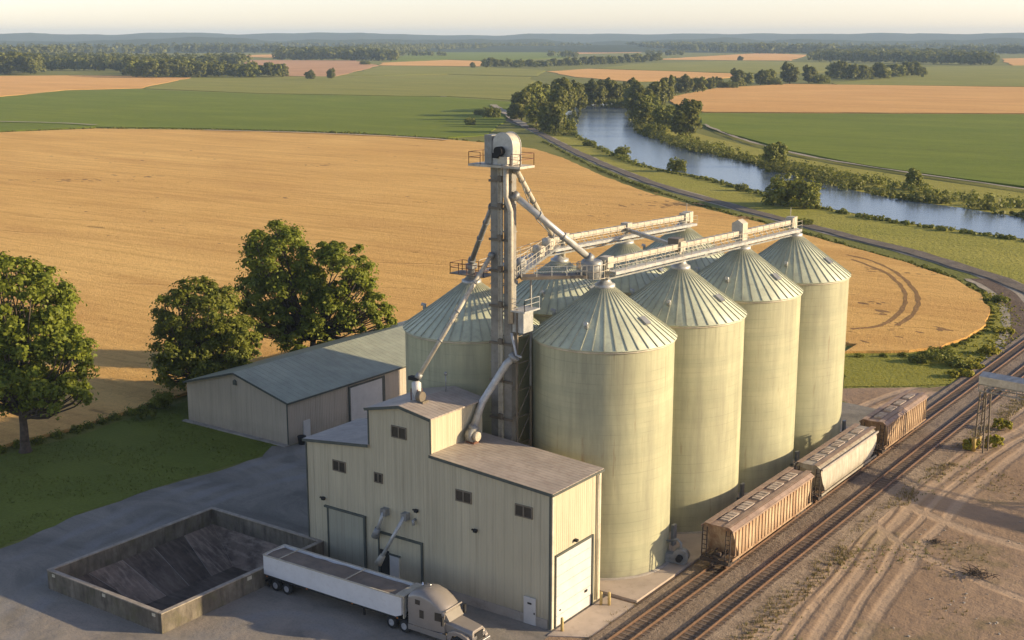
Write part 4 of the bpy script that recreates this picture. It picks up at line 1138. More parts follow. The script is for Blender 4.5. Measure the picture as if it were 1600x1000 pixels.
# ------------------------------------------------------------------ railway
BX0, BX1 = -51.0, -41.6
mb = MB()
mb.add([(BX0 - 0.0, 30, 0.02), (BX0 + 0.5, 30, 0.24), (BX1 - 1.2, 30, 0.24), (BX1 + 0.8, 30, 0.014), (BX0, 262, 0.02), (BX0 + 0.5, 262, 0.24), (BX1 - 1.2, 262, 0.24), (BX1 + 0.8, 262, 0.014)],
       [(0, 1, 5, 4), (1, 2, 6, 5), (2, 3, 7, 6)])
tag(mb.build('rail_bed', M['ballast']), kind='structure')
for cx in (-48.3, -44.05):
    strip('track_bed', [(cx, 30), (cx, 120), (cx, 262)], 2.3, 0.255, M['bed'], jit=0.05)
bed = M['bed']


def track(cx, label):
    t = thing('railway_track', label, 'railway track', (cx, 60, 0.24), 0, 'railway tracks beside the silos')
    for s in (-0.75, 0.75):
        c = MB()
        c.box(s - 0.07, s + 0.07, -28, 200, 0.05, 0.08); c.box(s - 0.02, s + 0.02, -28, 200, 0.08, 0.2); c.box(s - 0.045, s + 0.045, -28, 200, 0.2, 0.245)
        c.build('rail', M['rail'], t)
    me = None
    far = MB()
    ys = [16 + k * 0.75 for k in range(200)]
    for k, y in enumerate(ys):
        if k < 100:
            if me is None:
                b = MB(); b.box(-1.25, 1.25, -0.12, 0.12, -0.06, 0.04); o = b.build('sleeper', M['sleeper'], t); me = o.data
            else:
                o = bpy.data.objects.new('sleeper', me); COL.objects.link(o); o.parent = t
            o.location = (random.uniform(-0.06, 0.06), y, 0.0); o.rotation_euler = (0, 0, random.uniform(-0.02, 0.02))
        else:
            far.box(-1.25, 1.25, y - 0.12, y + 0.12, -0.06, 0.06)
    tag(far.build('far_sleepers', M['sleeper'], t), kind='stuff')
    return t


track(-48.3, 'rusty railway track under the hopper cars, nearest the silos')
track(-44.05, 'empty rusty railway track beside the dirt yard')


# ------------------------------------------------------------------ hopper cars
def car_mat(name, c, rust, amt, ribs=True):
    t = NT(name)
    o = t.xyz(t.n('ShaderNodeTexCoord').outputs['Object'])
    col = t.mix(t.rng(t.noise(0.8, 5), 0.3, 0.7), sh(c, 0.85), sh(c, 1.12))
    st = t.noise(1.0, 6, t.mp((2.2, 2.2, 0.22)), rough=0.7)
    col = t.mix(t.m('MULTIPLY', t.rng(st, 0.42, 0.68), amt), col, rust)
    top = t.rng(o[2], 3.2, 4.1)
    col = t.mix(t.m('MULTIPLY', t.m('MULTIPLY', top, t.rng(t.noise(2.0, 5, t.mp((1, 1, 0.3)), rough=0.7), 0.3, 0.6)), 0.8), col, rust)
    low = t.rng(o[2], 1.2, 2.2, 1, 0)
    col = t.mix(t.m('MULTIPLY', t.m('MULTIPLY', low, t.noise(1.8, 4)), 0.8), col, sh(rust, 0.7))
    return t.done(col, 0.65, t.bump(t.noise(1.2, 4), 0.04, 0.5), 0, 0.3)


M['car_rust'] = car_mat('rusty_cream_car', (0.54, 0.405, 0.25), (0.24, 0.11, 0.05), 0.82)
M['car_grey'] = car_mat('grey_cream_car', (0.50, 0.47, 0.37), (0.22, 0.16, 0.10), 0.5)
M['car_tan'] = car_mat('tan_car', (0.50, 0.36, 0.215), (0.19, 0.095, 0.05), 0.85)
M['car_roof'] = worn('car_roof', (0.29, 0.205, 0.15), 0.7, 0, 0.25, 1.0, (0.15, 0.065, 0.04), 0.8)
M['car_roof_grey'] = worn('grey_car_roof', (0.36, 0.32, 0.27), 0.7, 0, 0.25, 1.0, (0.19, 0.12, 0.09), 0.6)
M['hatch'] = worn('hatch_cover', (0.44, 0.36, 0.285), 0.7, 0, 0.3, 1.4, (0.24, 0.13, 0.08), 0.9)
M['under'] = worn('car_underframe', (0.06, 0.045, 0.035), 0.8, 0.1, 0.3, 2, (0.1, 0.05, 0.03), 0.5)


def hopper_car(label, y0, y1, side, roofm, ribbed, curved, nh):
    L = y1 - y0
    t = thing('hopper_car', label, 'railway car', (-48.3, y0, 0.48), 0, 'covered hopper cars on the siding')
    zt = 4.0; hw = 1.52
    # cross-section (x, z) and body with sloped end sheets
    if curved: sec = [(-hw * 0.86, 1.05), (-hw * 0.97, 1.6), (-hw, 2.4), (-hw * 0.97, 3.2), (-hw * 0.86, zt - 0.1), (-hw * 0.6, zt + 0.18), (hw * 0.6, zt + 0.18), (hw * 0.86, zt - 0.1), (hw * 0.97, 3.2), (hw, 2.4), (hw * 0.97, 1.6), (hw * 0.86, 1.05)]
    else: sec = [(-hw, 1.05), (-hw, zt - 0.05), (-hw * 0.8, zt + 0.16), (hw * 0.8, zt + 0.16), (hw, zt - 0.05), (hw, 1.05)]
    n = len(sec)
    c = MB()
    vs = []
    for e in (0, 1):
        for (x, z) in sec:
            k = max(0.0, (2.7 - z)) * 0.95
            vs.append((x, (0.35 + k) if e == 0 else (L - 0.35 - k), z))
    fs = [(i, (i + 1) % n, (i + 1) % n + n, i + n) for i in range(n)] + [tuple(range(n))[::-1], tuple(range(n, 2 * n))]
    c.add(vs, fs)
    body = c.build('body', side, t)
    if ribbed:
        m = int(L / 0.78)
        for s in (-1, 1):
          c = MB()
          for k in range(m + 1):
            y = 1.0 + (L - 2.0) * k / m
            c.box(s * hw - (0.085 if s < 0 else 0.0) , s * hw + (0.085 if s > 0 else 0.0), y - 0.06, y + 0.06, 1.2 + 0.95 * max(0, 1.2 - min(y, L - y)), zt - 0.12)
          c.build('side_rib', side, body)
    c = MB()
    c.box(-hw * 0.8, hw * 0.8, 0.3, L - 0.3, zt + 0.165, zt + 0.2) if not curved else c.box(-hw * 0.6, hw * 0.6, 0.3, L - 0.3, zt + 0.185, zt + 0.22)
    if not curved:
        for s in (-1, 1): c.beam((s * (hw * 0.9 + 0.01), 0.3, zt + 0.075), (s * (hw * 0.9 + 0.01), L - 0.3, zt + 0.075), 0.40, 0.04, up=(s * 0.56, 0, 0.82))
    for s in (-1, 1): c.beam((s * (hw + 0.03), 0.25, zt - 0.12), (s * (hw + 0.03), L - 0.25, zt - 0.12), 0.12, 0.2)
    roof = c.build('roof', roofm, t)
    c = MB()
    for s in (-1, 1):
        c.box(s * 0.95 - 0.28, s * 0.95 + 0.28, 0.1, L - 0.1, zt + 0.30, zt + 0.33)
        for k in range(int(L / 1.6)): c.box(s * 0.95 - 0.05, s * 0.95 + 0.05, 0.6 + k * 1.6, 0.66 + k * 1.6, zt + 0.1, zt + 0.30)
    c.build('running_board', M['car_roof'], roof)
    for k in range(nh):
        seg = (L - 2.4) / nh
        y = 1.2 + seg * (k + 0.5)
        c = MB(); c.box(-0.42, 0.42, y - seg * 0.34, y + seg * 0.34, zt + 0.2, zt + 0.34)
        for j in (-0.22, 0.0, 0.2): c.box(-0.46, 0.46, y + seg * j - 0.07, y + seg * j + 0.07, zt + 0.345, zt + 0.39)
        c.build('hatch', M['hatch'], roof)
    # hopper bottoms, sill, ends
    c = MB()
    for k in range(3):
        yc = L * (0.27 + 0.23 * k); a = L * 0.108
        c.add([(-1.3, yc - a, 1.12), (1.3, yc - a, 1.12), (1.3, yc + a, 1.12), (-1.3, yc + a, 1.12), (-0.4, yc - 0.4, 0.35), (0.4, yc - 0.4, 0.35), (0.4, yc + 0.4, 0.35), (-0.4, yc + 0.4, 0.35)],
              [(0, 1, 5, 4), (1, 2, 6, 5), (2, 3, 7, 6), (3, 0, 4, 7), (4, 5, 6, 7), (0, 3, 2, 1)])
    c.build('hopper', side, t)
    c = MB(); c.box(-0.22, 0.22, -0.1, L + 0.1, 0.72, 1.05)
    for e in (0.0, L): 
        c.box(-1.45, 1.45, e - 0.12, e + 0.12, 0.72, 1.02)
        c.box(-0.14, 0.14, (e - 0.75) if e == 0 else e, e if e == 0 else e + 0.75, 0.6, 0.85)
    for e, s in ((0.12, 1), (L - 0.12, -1)):
        for x in (-1.4, -0.95, 0.95, 1.4): c.beam((x, e, 0.9), (x, e + 0.12 * s, zt - 0.1), 0.08, 0.08)
        for z in (1.3, 1.75, 2.2, 2.65, 3.1, 3.5): c.beam((0.95, e + 0.02, z), (1.4, e + 0.02, z), 0.05, 0.05); c.beam((-0.95, e + 0.02, z), (-1.4, e + 0.02, z), 0.05, 0.05)
        c.box(-1.4, 1.4, e - 0.03 if s > 0 else e - 0.45, e + 0.45 if s > 0 else e + 0.03, 1.1, 1.16)
        for x in (-0.5, 0.5): c.beam((x, e + 0.1 * s, 1.1), (x, e + 1.4 * s, 1.5), 0.1, 0.1)
        c.tube([(-0.25, e + 0.35 * s, 1.45), (0.35, e + 0.35 * s, 1.45)], 0.2, 10)
    c.build('underframe', M['under'], t)
    c = MB()
    for s in (-1, 1): c.beam((s * 1.5, 0.5, 1.06), (s * 1.5, L - 0.5, 1.06), 0.1, 0.2)
    c.build('side_sill', side, t)
    for e in (1.9, L - 1.9):
        c = MB()
        for s in (-1, 1):
            c.beam((s * 1.02, e - 1.15, 0.44), (s * 1.02, e + 1.15, 0.44), 0.14, 0.2); c.box(s * 1.02 - 0.1, s * 1.02 + 0.1, e - 0.3, e + 0.3, 0.3, 0.75)
            for d in (-0.87, 0.87): c.box(s * 1.02 - 0.12, s * 1.02 + 0.12, e + d - 0.17, e + d + 0.17, 0.3, 0.6)
        bg = c.build('bogie', M['under'], t)
        for d in (-0.87, 0.87):
            for s in (-1, 1):
                c = MB(); c.lathe([(0.05, 0.06), (0.3, 0.05), (0.42, 0.07), (0.44, -0.02), (0.47, -0.06)], 20, (s * 0.75, e + d, 0.455), axis='x', cap=True)
                c.build('wheel', M['rail'], bg)
    return t


hopper_car('rust streaked cream hopper car with brown roof, nearest the camera', 99.7, 118.9, M['car_rust'], M['car_roof'], True, False, 5)
hopper_car('grey cream hopper car with smooth curved sides, middle of the three', 120.6, 137.5, M['car_grey'], M['car_roof_grey'], False, True, 5)
hopper_car('tan ribbed hopper car farthest along the siding', 139.5, 155.0, M['car_tan'], M['car_roof'], True, False, 4)

# ------------------------------------------------------------------ covered conveyor on its trestle by the tracks
gx, gy = -38.7, 150.3
ga = Vector((gx - 0.6, gy + 0.3, 8.4)); gb = Vector((gx + 42, gy - 6, 8.6))
gd = thing('covered_conveyor', 'grey covered conveyor bridge reaching in from the right beyond the tracks', 'conveyor', (gx, gy, 0))
d = (gb - ga).normalized(); n = Vector((-d.y, d.x, 0))
c = MB(); c.add([tuple(p + n * s + Vector((0, 0, z))) for p in (ga, gb) for s, z in ((-1.0, 0), (1.0, 0), (1.0, 0.9), (0.0, 1.3), (-1.0, 0.9))],
                [(0, 1, 2, 3, 4), (9, 8, 7, 6, 5), (0, 5, 6, 1), (1, 6, 7, 2), (2, 7, 8, 3), (3, 8, 9, 4), (4, 9, 5, 0)])
c.build('housing', M['galv'], gd, True)
c = MB()
for s in (-0.9, 0.9):
    c.beam(ga + n * s + Vector((0, 0, -0.9)), gb + n * s + Vector((0, 0, -0.9)), 0.12, 0.14); c.beam(ga + n * s + Vector((0, 0, -0.08)), gb + n * s + Vector((0, 0, -0.08)), 0.12, 0.14)
    for k in range(28):
        p = ga + d * (k * 1.5); q = ga + d * (k * 1.5 + 1.5)
        c.beam(p + n * s + Vector((0, 0, -0.9)), q + n * s + Vector((0, 0, -0.08)), 0.07, 0.07); c.beam(p + n * s + Vector((0, 0, -0.08)), p + n * s + Vector((0, 0, -0.9)), 0.07, 0.07)
c.build('truss', M['galv_dark'], gd, True)
for dist in (0.5, 30):
    b0 = ga + d * dist; b0.z = 0
    c = MB()
    top = (ga + d * dist).z - 0.95
    legs = [(-0.9, -0.5), (0.9, -0.5), (-0.9, 0.5), (0.9, 0.5)]
    for (a, b) in legs: c.beam(b0 + n * a * 0.75 + d * b * 1.1, b0 + n * a * 0.7 + d * b * 0.7 + Vector((0, 0, top)), 0.17, 0.17)
    for k in range(5):
        z0, z1 = top * k / 5, top * (k + 1) / 5
        for a in (-0.72, 0.72): c.beam(b0 + n * a + d * -0.45 + Vector((0, 0, z0)), b0 + n * a + d * 0.5 + Vector((0, 0, z1)), 0.07, 0.07)
        c.beam(b0 + n * -0.72 + d * -0.45 + Vector((0, 0, z1)), b0 + n * 0.72 + d * -0.45 + Vector((0, 0, z1)), 0.08, 0.08)
    c.build('trestle', M['frame_brown'], gd, True)
    if dist < 1:
        c = MB()
        for (a, b) in ((-0.7, -0.6), (0.7, -0.6)):
            q = b0 + n * a + d * b; c.lathe([(0.26, 0), (0.26, 1.6), (0.1, 1.75)], 12, (q.x, q.y, 0), cap=True)
        c.build('leg_guard', M['yellow'], gd, True)

# ------------------------------------------------------------------ truck and trailer
M['truck'] = worn('truck_paint', (0.30, 0.265, 0.225), 0.32, 0.25, 0.06, 1.2, (0.24, 0.2, 0.16), 0.25)
M['trailer_side'] = worn('trailer_side', (0.70, 0.69, 0.66), 0.4, 0, 0.05, 0.8, (0.45, 0.4, 0.34), 0.3)
M['tarp'] = worn('trailer_load', (0.235, 0.18, 0.13), 0.9, 0, 0.2, 0.7, (0.12, 0.1, 0.085), 0.6)
M['amber'] = worn('amber_lens', (0.5, 0.16, 0.03), 0.3, amt=0)
M['chrome'] = worn('chrome', (0.75, 0.74, 0.72), 0.18, 0.9, 0.05, 3, amt=0)


def wheels(t, spots, r, w):
    for (x, s) in spots:
        y = s
        c = MB(); c.lathe([(r * 0.55, -w / 2), (r * 0.92, -w / 2), (r, -w / 2 + 0.05), (r, w / 2 - 0.05), (r * 0.92, w / 2), (r * 0.55, w / 2)], 24, (x, y, r), axis='y', cap=True)
        tyre = c.build('wheel', M['tyre'], t)
        e = -1 if y < 0 else 1
        c = MB(); c.lathe([(r * 0.54, 0.0), (r * 0.54, 0.03), (r * 0.4, 0.02), (r * 0.2, -0.04), (r * 0.14, 0.07)], 20, (x, y + e * (w / 2 + 0.002) - (0 if e > 0 else 0), r), axis='y', cap=True)
        c.build('rim', M['rim'], tyre)


tr_a = R(1.2)
tl = thing('grain_trailer', 'white hopper trailer with an open brown load behind the parked truck', 'trailer', (-79.7, 75.2, 0.02), tr_a)
TL, TW = 15.7, 1.36
c = MB()
c.add([(0.0, -TW, 1.35), (0.0, -TW, 3.15), (TL, -TW, 3.15), (TL, -TW, 1.55), (TL - 0.7, -TW, 1.25), (0.0, TW, 1.35), (0.0, TW, 3.15), (TL, TW, 3.15), (TL, TW, 1.55), (TL - 0.7, TW, 1.25),
       (0.08, -TW + 0.08, 3.15), (TL - 0.08, -TW + 0.08, 3.15), (TL - 0.08, TW - 0.08, 3.15), (0.08, TW - 0.08, 3.15), (0.08, -TW + 0.08, 2.9), (TL - 0.08, -TW + 0.08, 2.9), (TL - 0.08, TW - 0.08, 2.9), (0.08, TW - 0.08, 2.9)],
      [(0, 1, 2, 3, 4), (9, 8, 7, 6, 5), (0, 5, 6, 1), (2, 7, 8, 3), (3, 8, 9, 4), (4, 9, 5, 0), (1, 10, 11, 2), (2, 11, 12, 7), (7, 12, 13, 6), (6, 13, 10, 1), (10, 14, 15, 11), (11, 15, 16, 12), (12, 16, 17, 13), (13, 17, 14, 10), (14, 17, 16, 15)])
bd = c.build('body', M['trailer_side'], tl, bevel=0.02)
c = MB()
nx, ny = 60, 12
vs = []
for i in range(nx + 1):
    for j in range(ny + 1):
        x = 0.1 + (TL - 0.2) * i / nx; y = (-TW + 0.1) + (2 * TW - 0.2) * j / ny
        vs.append((x, y, 2.93 + 0.17 * math.sin(math.pi * j / ny) + 0.05 * mnoise.noise(Vector((x * 0.9, y * 1.1, 2)))))
c.add(vs, [(i * (ny + 1) + j, (i + 1) * (ny + 1) + j, (i + 1) * (ny + 1) + j + 1, i * (ny + 1) + j + 1) for i in range(nx) for j in range(ny)], 0, True)
c.build('load', M['tarp'], tl)
c = MB()
for x in (1.9, 9.6): c.beam((x, -TW - 0.02, 3.2), (x, TW + 0.02, 3.2), 0.09, 0.07)
for s in (-1, 1): c.beam((-0.02, s * TW, 3.17), (TL + 0.02, s * TW, 3.17), 0.12, 0.09)
c.beam((0.0, -TW, 3.172), (0.0, TW, 3.172), 0.12, 0.088); c.build('top_rail', M['cream_metal'], tl)
c = MB(); c.box(TL - 0.55, TL + 0.3, -TW - 0.02, TW + 0.02, 3.22, 3.32); c.box(TL + 0.02, TL + 0.14, -TW + 0.2, -TW + 0.4, 1.2, 3.2); c.box(TL + 0.02, TL + 0.14, 0.3, 0.6, 1.2, 3.2); c.box(TL + 0.02, TL + 0.12, TW - 0.3, TW - 0.1, 1.2, 3.2)
c.build('front_cap', M['cream_metal'], tl)
c = MB()
for k in range(1, 26): 
    x = TL * k / 26; c.box(x - 0.008, x + 0.008, -TW - 0.006, -TW - 0.001, 1.42, 3.08)
c.build('side_seam', M['trailer_side'], bd)
c = MB(); c.box(0.3, TL - 0.2, -TW - 0.03, -TW + 0.05, 1.16, 1.3); c.box(0.3, TL - 0.2, TW - 0.05, TW + 0.03, 1.16, 1.3); c.box(0.3, 3.8, -0.55, 0.55, 0.85, 1.2); c.box(TL - 3.6, TL - 0.3, -0.55, 0.55, 0.95, 1.24)
c.box(-0.05, 0.1, -1.2, 1.2, 0.55, 0.7)
for s in (-1, 1): c.beam((TL - 4.4, s * 0.9, 1.2), (TL - 4.4, s * 0.9, 0.25), 0.14, 0.14)
c.build('frame', M['black'], tl)
c = MB()
for xc in (5.6, 8.6): c.add([(xc - 1.5, -1.25, 1.3), (xc + 1.5, -1.25, 1.3), (xc + 1.5, 1.25, 1.3), (xc - 1.5, 1.25, 1.3), (xc - 0.4, -0.4, 0.55), (xc + 0.4, -0.4, 0.55), (xc + 0.4, 0.4, 0.55), (xc - 0.4, 0.4, 0.55)], [(0, 1, 5, 4), (1, 2, 6, 5), (2, 3, 7, 6), (3, 0, 4, 7), (4, 5, 6, 7), (0, 3, 2, 1)])
c.build('hopper', M['galv_dark'], tl)
for s in (-1, 1):
    c = MB(); c.box(0.55, 0.6, s * 1.05 - 0.32, s * 1.05 + 0.32, 0.25, 0.95); c.build('mud_flap', M['black'], tl)
    for x in (0.4, 5.2, 10.4, TL - 0.4):
        c = MB(); c.box(x - 0.08, x + 0.08, s * (TW + 0.035) - 0.02, s * (TW + 0.035) + 0.02, 1.2, 1.28); c.build('marker_lamp', M['amber'], tl)
c = MB(); c.beam((TL + 0.18, -1.0, 1.3), (TL + 0.18, -1.0, 3.1), 0.05, 0.05); c.beam((TL + 0.18, -0.6, 1.3), (TL + 0.18, -0.6, 3.1), 0.05, 0.05)
for k in range(6): c.beam((TL + 0.18, -1.0, 1.45 + k * 0.3), (TL + 0.18, -0.6, 1.45 + k * 0.3), 0.04, 0.04)
c.build('ladder', M['galv'], tl)
wheels(tl, [(1.3, -1.05), (2.65, -1.05), (1.3, 1.05), (2.65, 1.05)], 0.52, 0.5)

tk_scale = 1.07
tk = thing('truck_tractor', 'taupe sleeper cab truck parked with its nose out of the yard', 'truck', (-64.35, 75.5, 0.02), tr_a)
# side profile (x, z), x forward
def cab_section(x, top, bot, hw, crown):
    return [(x, -hw, bot), (x, -hw, top - 0.35), (x, -hw * 0.93, top - 0.12), (x, -hw * 0.55, top + crown * 0.7), (x, 0, top + crown), (x, hw * 0.55, top + crown * 0.7), (x, hw * 0.93, top - 0.12), (x, hw, top - 0.35), (x, hw, bot)]
secs = [cab_section(1.0, 3.35, 0.95, 1.22, 0.08), cab_section(1.6, 3.62, 0.95, 1.24, 0.12), cab_section(2.4, 3.72, 0.95, 1.25, 0.16), cab_section(3.2, 3.55, 0.95, 1.24, 0.18), cab_section(3.9, 3.2, 0.95, 1.2, 0.16), cab_section(4.45, 2.82, 0.95, 1.12, 0.12), cab_section(4.62, 2.62, 0.95, 1.1, 0.08)]
c = MB()
k = 9
vs = [p for s in secs for p in s]
fs = [(i * k + j, (i + 1) * k + j, (i + 1) * k + j + 1, i * k + j + 1) for i in range(len(secs) - 1) for j in range(k - 1)]
c.add(vs, fs, 0, True)
c.add(secs[0], [tuple(range(k))]); c.add([(4.62, -1.1, 0.95), (4.62, -1.1, 2.3), (4.62, -1.0, 2.5), (4.62, 1.0, 2.5), (4.62, 1.1, 2.3), (4.62, 1.1, 0.95)], [(0, 1, 2, 3, 4, 5)])
cab = c.build('cab', M['truck'], tk, bevel=0.0)
c = MB(); c.add([(4.64, -1.02, 1.95), (4.64, 1.02, 1.95), (4.5, 0.92, 2.62), (4.5, -0.92, 2.62), (5.05, -0.95, 1.92), (5.05, 0.95, 1.92)], [(4, 5, 2, 3), (0, 4, 3), (5, 1, 2), (0, 1, 5, 4)])
c.build('windscreen', worn('tinted_windscreen', (0.30, 0.27, 0.22), 0.12, 0, 0.05, 2, amt=0), tk)
c = MB()   # visor over the windscreen
c.beam((4.62, -1.1, 2.72), (4.62, 1.1, 2.72), 0.35, 0.12, up=(-0.3, 0, 1)); c.build('visor', M['truck'], tk, bevel=0.03)
c = MB(); c.add([(4.55, -0.95, 1.0), (4.55, -1.0, 1.75), (4.55, -0.8, 1.95), (4.55, 0.8, 1.95), (4.55, 1.0, 1.75), (4.55, 0.95, 1.0), (7.2, -0.82, 0.75), (7.25, -0.85, 1.35), (7.15, -0.65, 1.6), (7.15, 0.65, 1.6), (7.25, 0.85, 1.35), (7.2, 0.82, 0.75)],
                [(0, 6, 7, 1), (1, 7, 8, 2), (2, 8, 9, 3), (3, 9, 10, 4), (4, 10, 11, 5), (6, 11, 10, 9, 8, 7), (0, 5, 11, 6), (0, 1, 2, 3, 4, 5)])
c.build('hood', M['truck'], tk, bevel=0.06)
for s in (-1, 1):
    c = MB(); pr = [(x, z) for x, z in ((4.9, 0.95), (5.1, 1.25), (5.6, 1.42), (6.3, 1.38), (6.9, 1.2), (7.3, 0.8), (7.3, 0.5), (6.75, 0.5), (6.55, 0.98), (6.0, 1.12), (5.45, 0.98), (5.25, 0.55), (4.9, 0.55))]
    c.prism(pr, s * 0.84, s * 1.22); c.build('fender', M['truck'], tk, bevel=0.04)
    c = MB(); c.box(7.2, 7.34, s * 0.62 - 0.22 if s > 0 else s * 0.62 - 0.22, s * 0.62 + 0.22, 0.95, 1.22); c.build('headlight', M['chrome'], tk)
    c = MB(); c.tube([(2.3, s * 0.95, 0.62), (4.4, s * 0.95, 0.62)], 0.33, 16); c.build('fuel_tank', M['chrome'], tk)
    c = MB(); c.prism([(1.0, 0.5), (4.9, 0.5), (4.9, 0.93), (1.0, 0.93)], s * 1.23, s * 1.28); c.build('side_skirt', M['truck'], tk)
    c = MB(); c.beam((4.7, s * 1.22, 2.35), (4.75, s * 1.5, 2.35), 0.05, 0.05); c.box(4.66, 4.82, s * 1.5 - 0.12, s * 1.5 + 0.12, 1.75, 2.45); c.build('mirror', M['black'], tk)
    c = MB(); c.add([(3.75, s * 1.265, 1.85), (4.5, s * 1.18, 1.85), (4.35, s * 1.15, 2.5), (3.75, s * 1.25, 2.5)], [(0, 1, 2, 3)]); c.build('side_window', M['glass'], tk)
    c = MB(); c.box(2.2, 2.62, s * 1.262 - 0.012, s * 1.262 + 0.012, 1.7, 2.35); c.build('sleeper_window', M['glass'], tk)
    c = MB(); c.box(1.75, 2.25, s * 1.25 - 0.012, s * 1.25 + 0.012, 2.72, 3.1); c.build('sleeper_window', M['glass'], tk)
c = MB(); c.box(7.22, 7.3, -0.55, 0.55, 0.75, 1.4); c.build('grille', M['black'], tk)
c = MB(); c.box(7.3, 7.55, -1.18, 1.18, 0.38, 0.72); c.build('bumper', M['chrome'], tk, bevel=0.05)
c = MB(); c.box(-1.6, 7.0, -0.42, 0.42, 0.62, 0.92); c.box(-1.0, 0.5, -0.6, 0.6, 0.92, 1.12); c.build('chassis', M['black'], tk)
c = MB(); c.tube([(0.82, 1.0, 0.8), (0.82, 1.0, 3.5)], 0.08, 10); c.tube([(2.4, 0, 3.85), (2.4, 0, 4.05)], 0.05, 8); c.build('exhaust_stack', M['chrome'], tk)
tk.scale = (1, 1, tk_scale)
wheels(tk, [(-0.85, -0.95), (0.5, -0.95), (-0.85, 0.95), (0.5, 0.95), (6.0, -1.0), (6.0, 1.0)], 0.52, 0.5)

# ------------------------------------------------------------------ trees
def leaf_mesh(name, C, N, size, mat, aspect=0.62):
    """many small leaf-clump faces: centres C, facing N"""
    n = len(C)
    N = N / np.linalg.norm(N, axis=1, keepdims=True)
    rv = RNG.normal(size=(n, 3))
    T = np.cross(N, rv); T /= np.linalg.norm(T, axis=1, keepdims=True)
    B = np.cross(N, T)
    s = (size * RNG.uniform(0.6, 1.35, n))[:, None]
    fold = N * s * 0.25
    V = np.stack([C - T * s * 0.5, C - B * s * 0.5 * aspect + fold, C + T * s * 0.5, C + B * s * 0.5 * aspect + fold], 1).reshape(-1, 3)
    me = bpy.data.meshes.new(name)
    me.vertices.add(4 * n); me.vertices.foreach_set('co', V.astype(np.float32).ravel())
    me.loops.add(4 * n); me.loops.foreach_set('vertex_index', np.arange(4 * n, dtype=np.int32))
    me.polygons.add(n); me.polygons.foreach_set('loop_start', np.arange(n, dtype=np.int32) * 4); me.polygons.foreach_set('loop_total', np.full(n, 4, dtype=np.int32))
    me.materials.append(mat)
    me.update(calc_edges=True)
    return me


def crown_points(lobes, clumps, per, crel=0.2, inner=0.55, squash=0.8, fuzzy=False, even=False):
    """lobes: (x,y,z,rx,ry,rz).  Returns leaf centres, facings and the clump centres"""
    vol = np.array([l[3] * l[4] * l[5] for l in lobes]) ** (0.15 if even else 0.67)
    k = RNG.choice(len(lobes), clumps, p=vol / vol.sum())
    CC, PP, NN = [], [], []
    for i in k:
        x, y, z, rx, ry, rz = lobes[i]
        d = RNG.normal(size=3); d /= np.linalg.norm(d)
        if d[2] < -0.7: d[2] *= -0.5
        rad = RNG.uniform(inner, 1.0) ** 0.6
        c = np.array([x, y, z]) + d * np.array([rx, ry, rz]) * rad
        cr = crel * (rx + ry + rz) / 3 * RNG.uniform(0.65, 1.35)
        m = int(per * RNG.uniform(0.6, 1.4))
        q = RNG.normal(size=(m, 3)); q /= np.linalg.norm(q, axis=1, keepdims=True)
        if fuzzy:
            ax = RNG.uniform(0.55, 1.25, 3) * np.array([1, 1, 0.7])
            r = np.abs(RNG.normal(0, 0.62, m))[:, None] + 0.15
            PP.append(c + q * r * cr * ax + np.array([0, 0, -0.25 * cr]) * r ** 2)
        else:
            r = RNG.uniform(0.35, 1.05, m)[:, None]
            PP.append(c + q * r * cr * np.array([1, 1, squash]))
        nn = q * 0.7 + np.array([0, 0, 0.45]) + d * 0.4 + RNG.normal(size=(m, 3)) * 0.45
        NN.append(nn); CC.append(c)
    return np.concatenate(PP), np.concatenate(NN), np.array(CC)


def limb(c, a, b, r0, r1, n=6, wob=0.25):
    a, b = Vector(a), Vector(b)
    L = (b - a).length
    pts = [a + (b - a) * (i / 5) + Vector((random.uniform(-1, 1), random.uniform(-1, 1), random.uniform(-0.5, 0.5))) * (wob * L * 0.12 if 0 < i < 5 else 0) + Vector((0, 0, -0.10 * L * math.sin(math.pi * i / 5))) for i in range(6)]
    c.tube(pts, r0, n, r2=r1)


def big_tree(label, x, y, lobes, trunk_h, trunk_r, clumps, per, size, mat, stems=1, crel=0.2, group=None):
    t = thing('broadleaf_tree', label, 'tree', (x, y, 0), 0, group)
    P, N, C = crown_points(lobes, clumps, per, crel, 0.6, 0.8, True)
    me = leaf_mesh('crown', P, N, size, mat)
    o = bpy.data.objects.new('crown', me); COL.objects.link(o); o.parent = t
    c = MB()
    for s in range(stems):
        ox, oy = (0, 0) if stems == 1 else ((s - (stems - 1) / 2) * 1.2, 0.4 * s)
        c.lathe([(trunk_r * 1.7, -0.2), (trunk_r * 1.15, 0.5), (trunk_r, 1.4)], 10, (ox, oy, 0))
        limb(c, (ox, oy, 1.3), (ox * 2.2, oy * 1.5, trunk_h), trunk_r * 1.0, trunk_r * 0.75, 10, 0.1)
    sel = C[np.argsort(-np.linalg.norm(C - C.mean(0), axis=1))][: max(14, clumps // 6)]
    for q in sel:
        s = RNG.integers(stems)
        ox = 0 if stems == 1 else (s - (stems - 1) / 2) * 2.6
        b = Vector((ox, 0, trunk_h * RNG.uniform(0.8, 1.25)))
        limb(c, b, Vector(q) * 0.94 + b * 0.06, trunk_r * RNG.uniform(0.26, 0.5), 0.06, 6, 0.4)
    c.build('trunk', M['bark'], t)
    return t


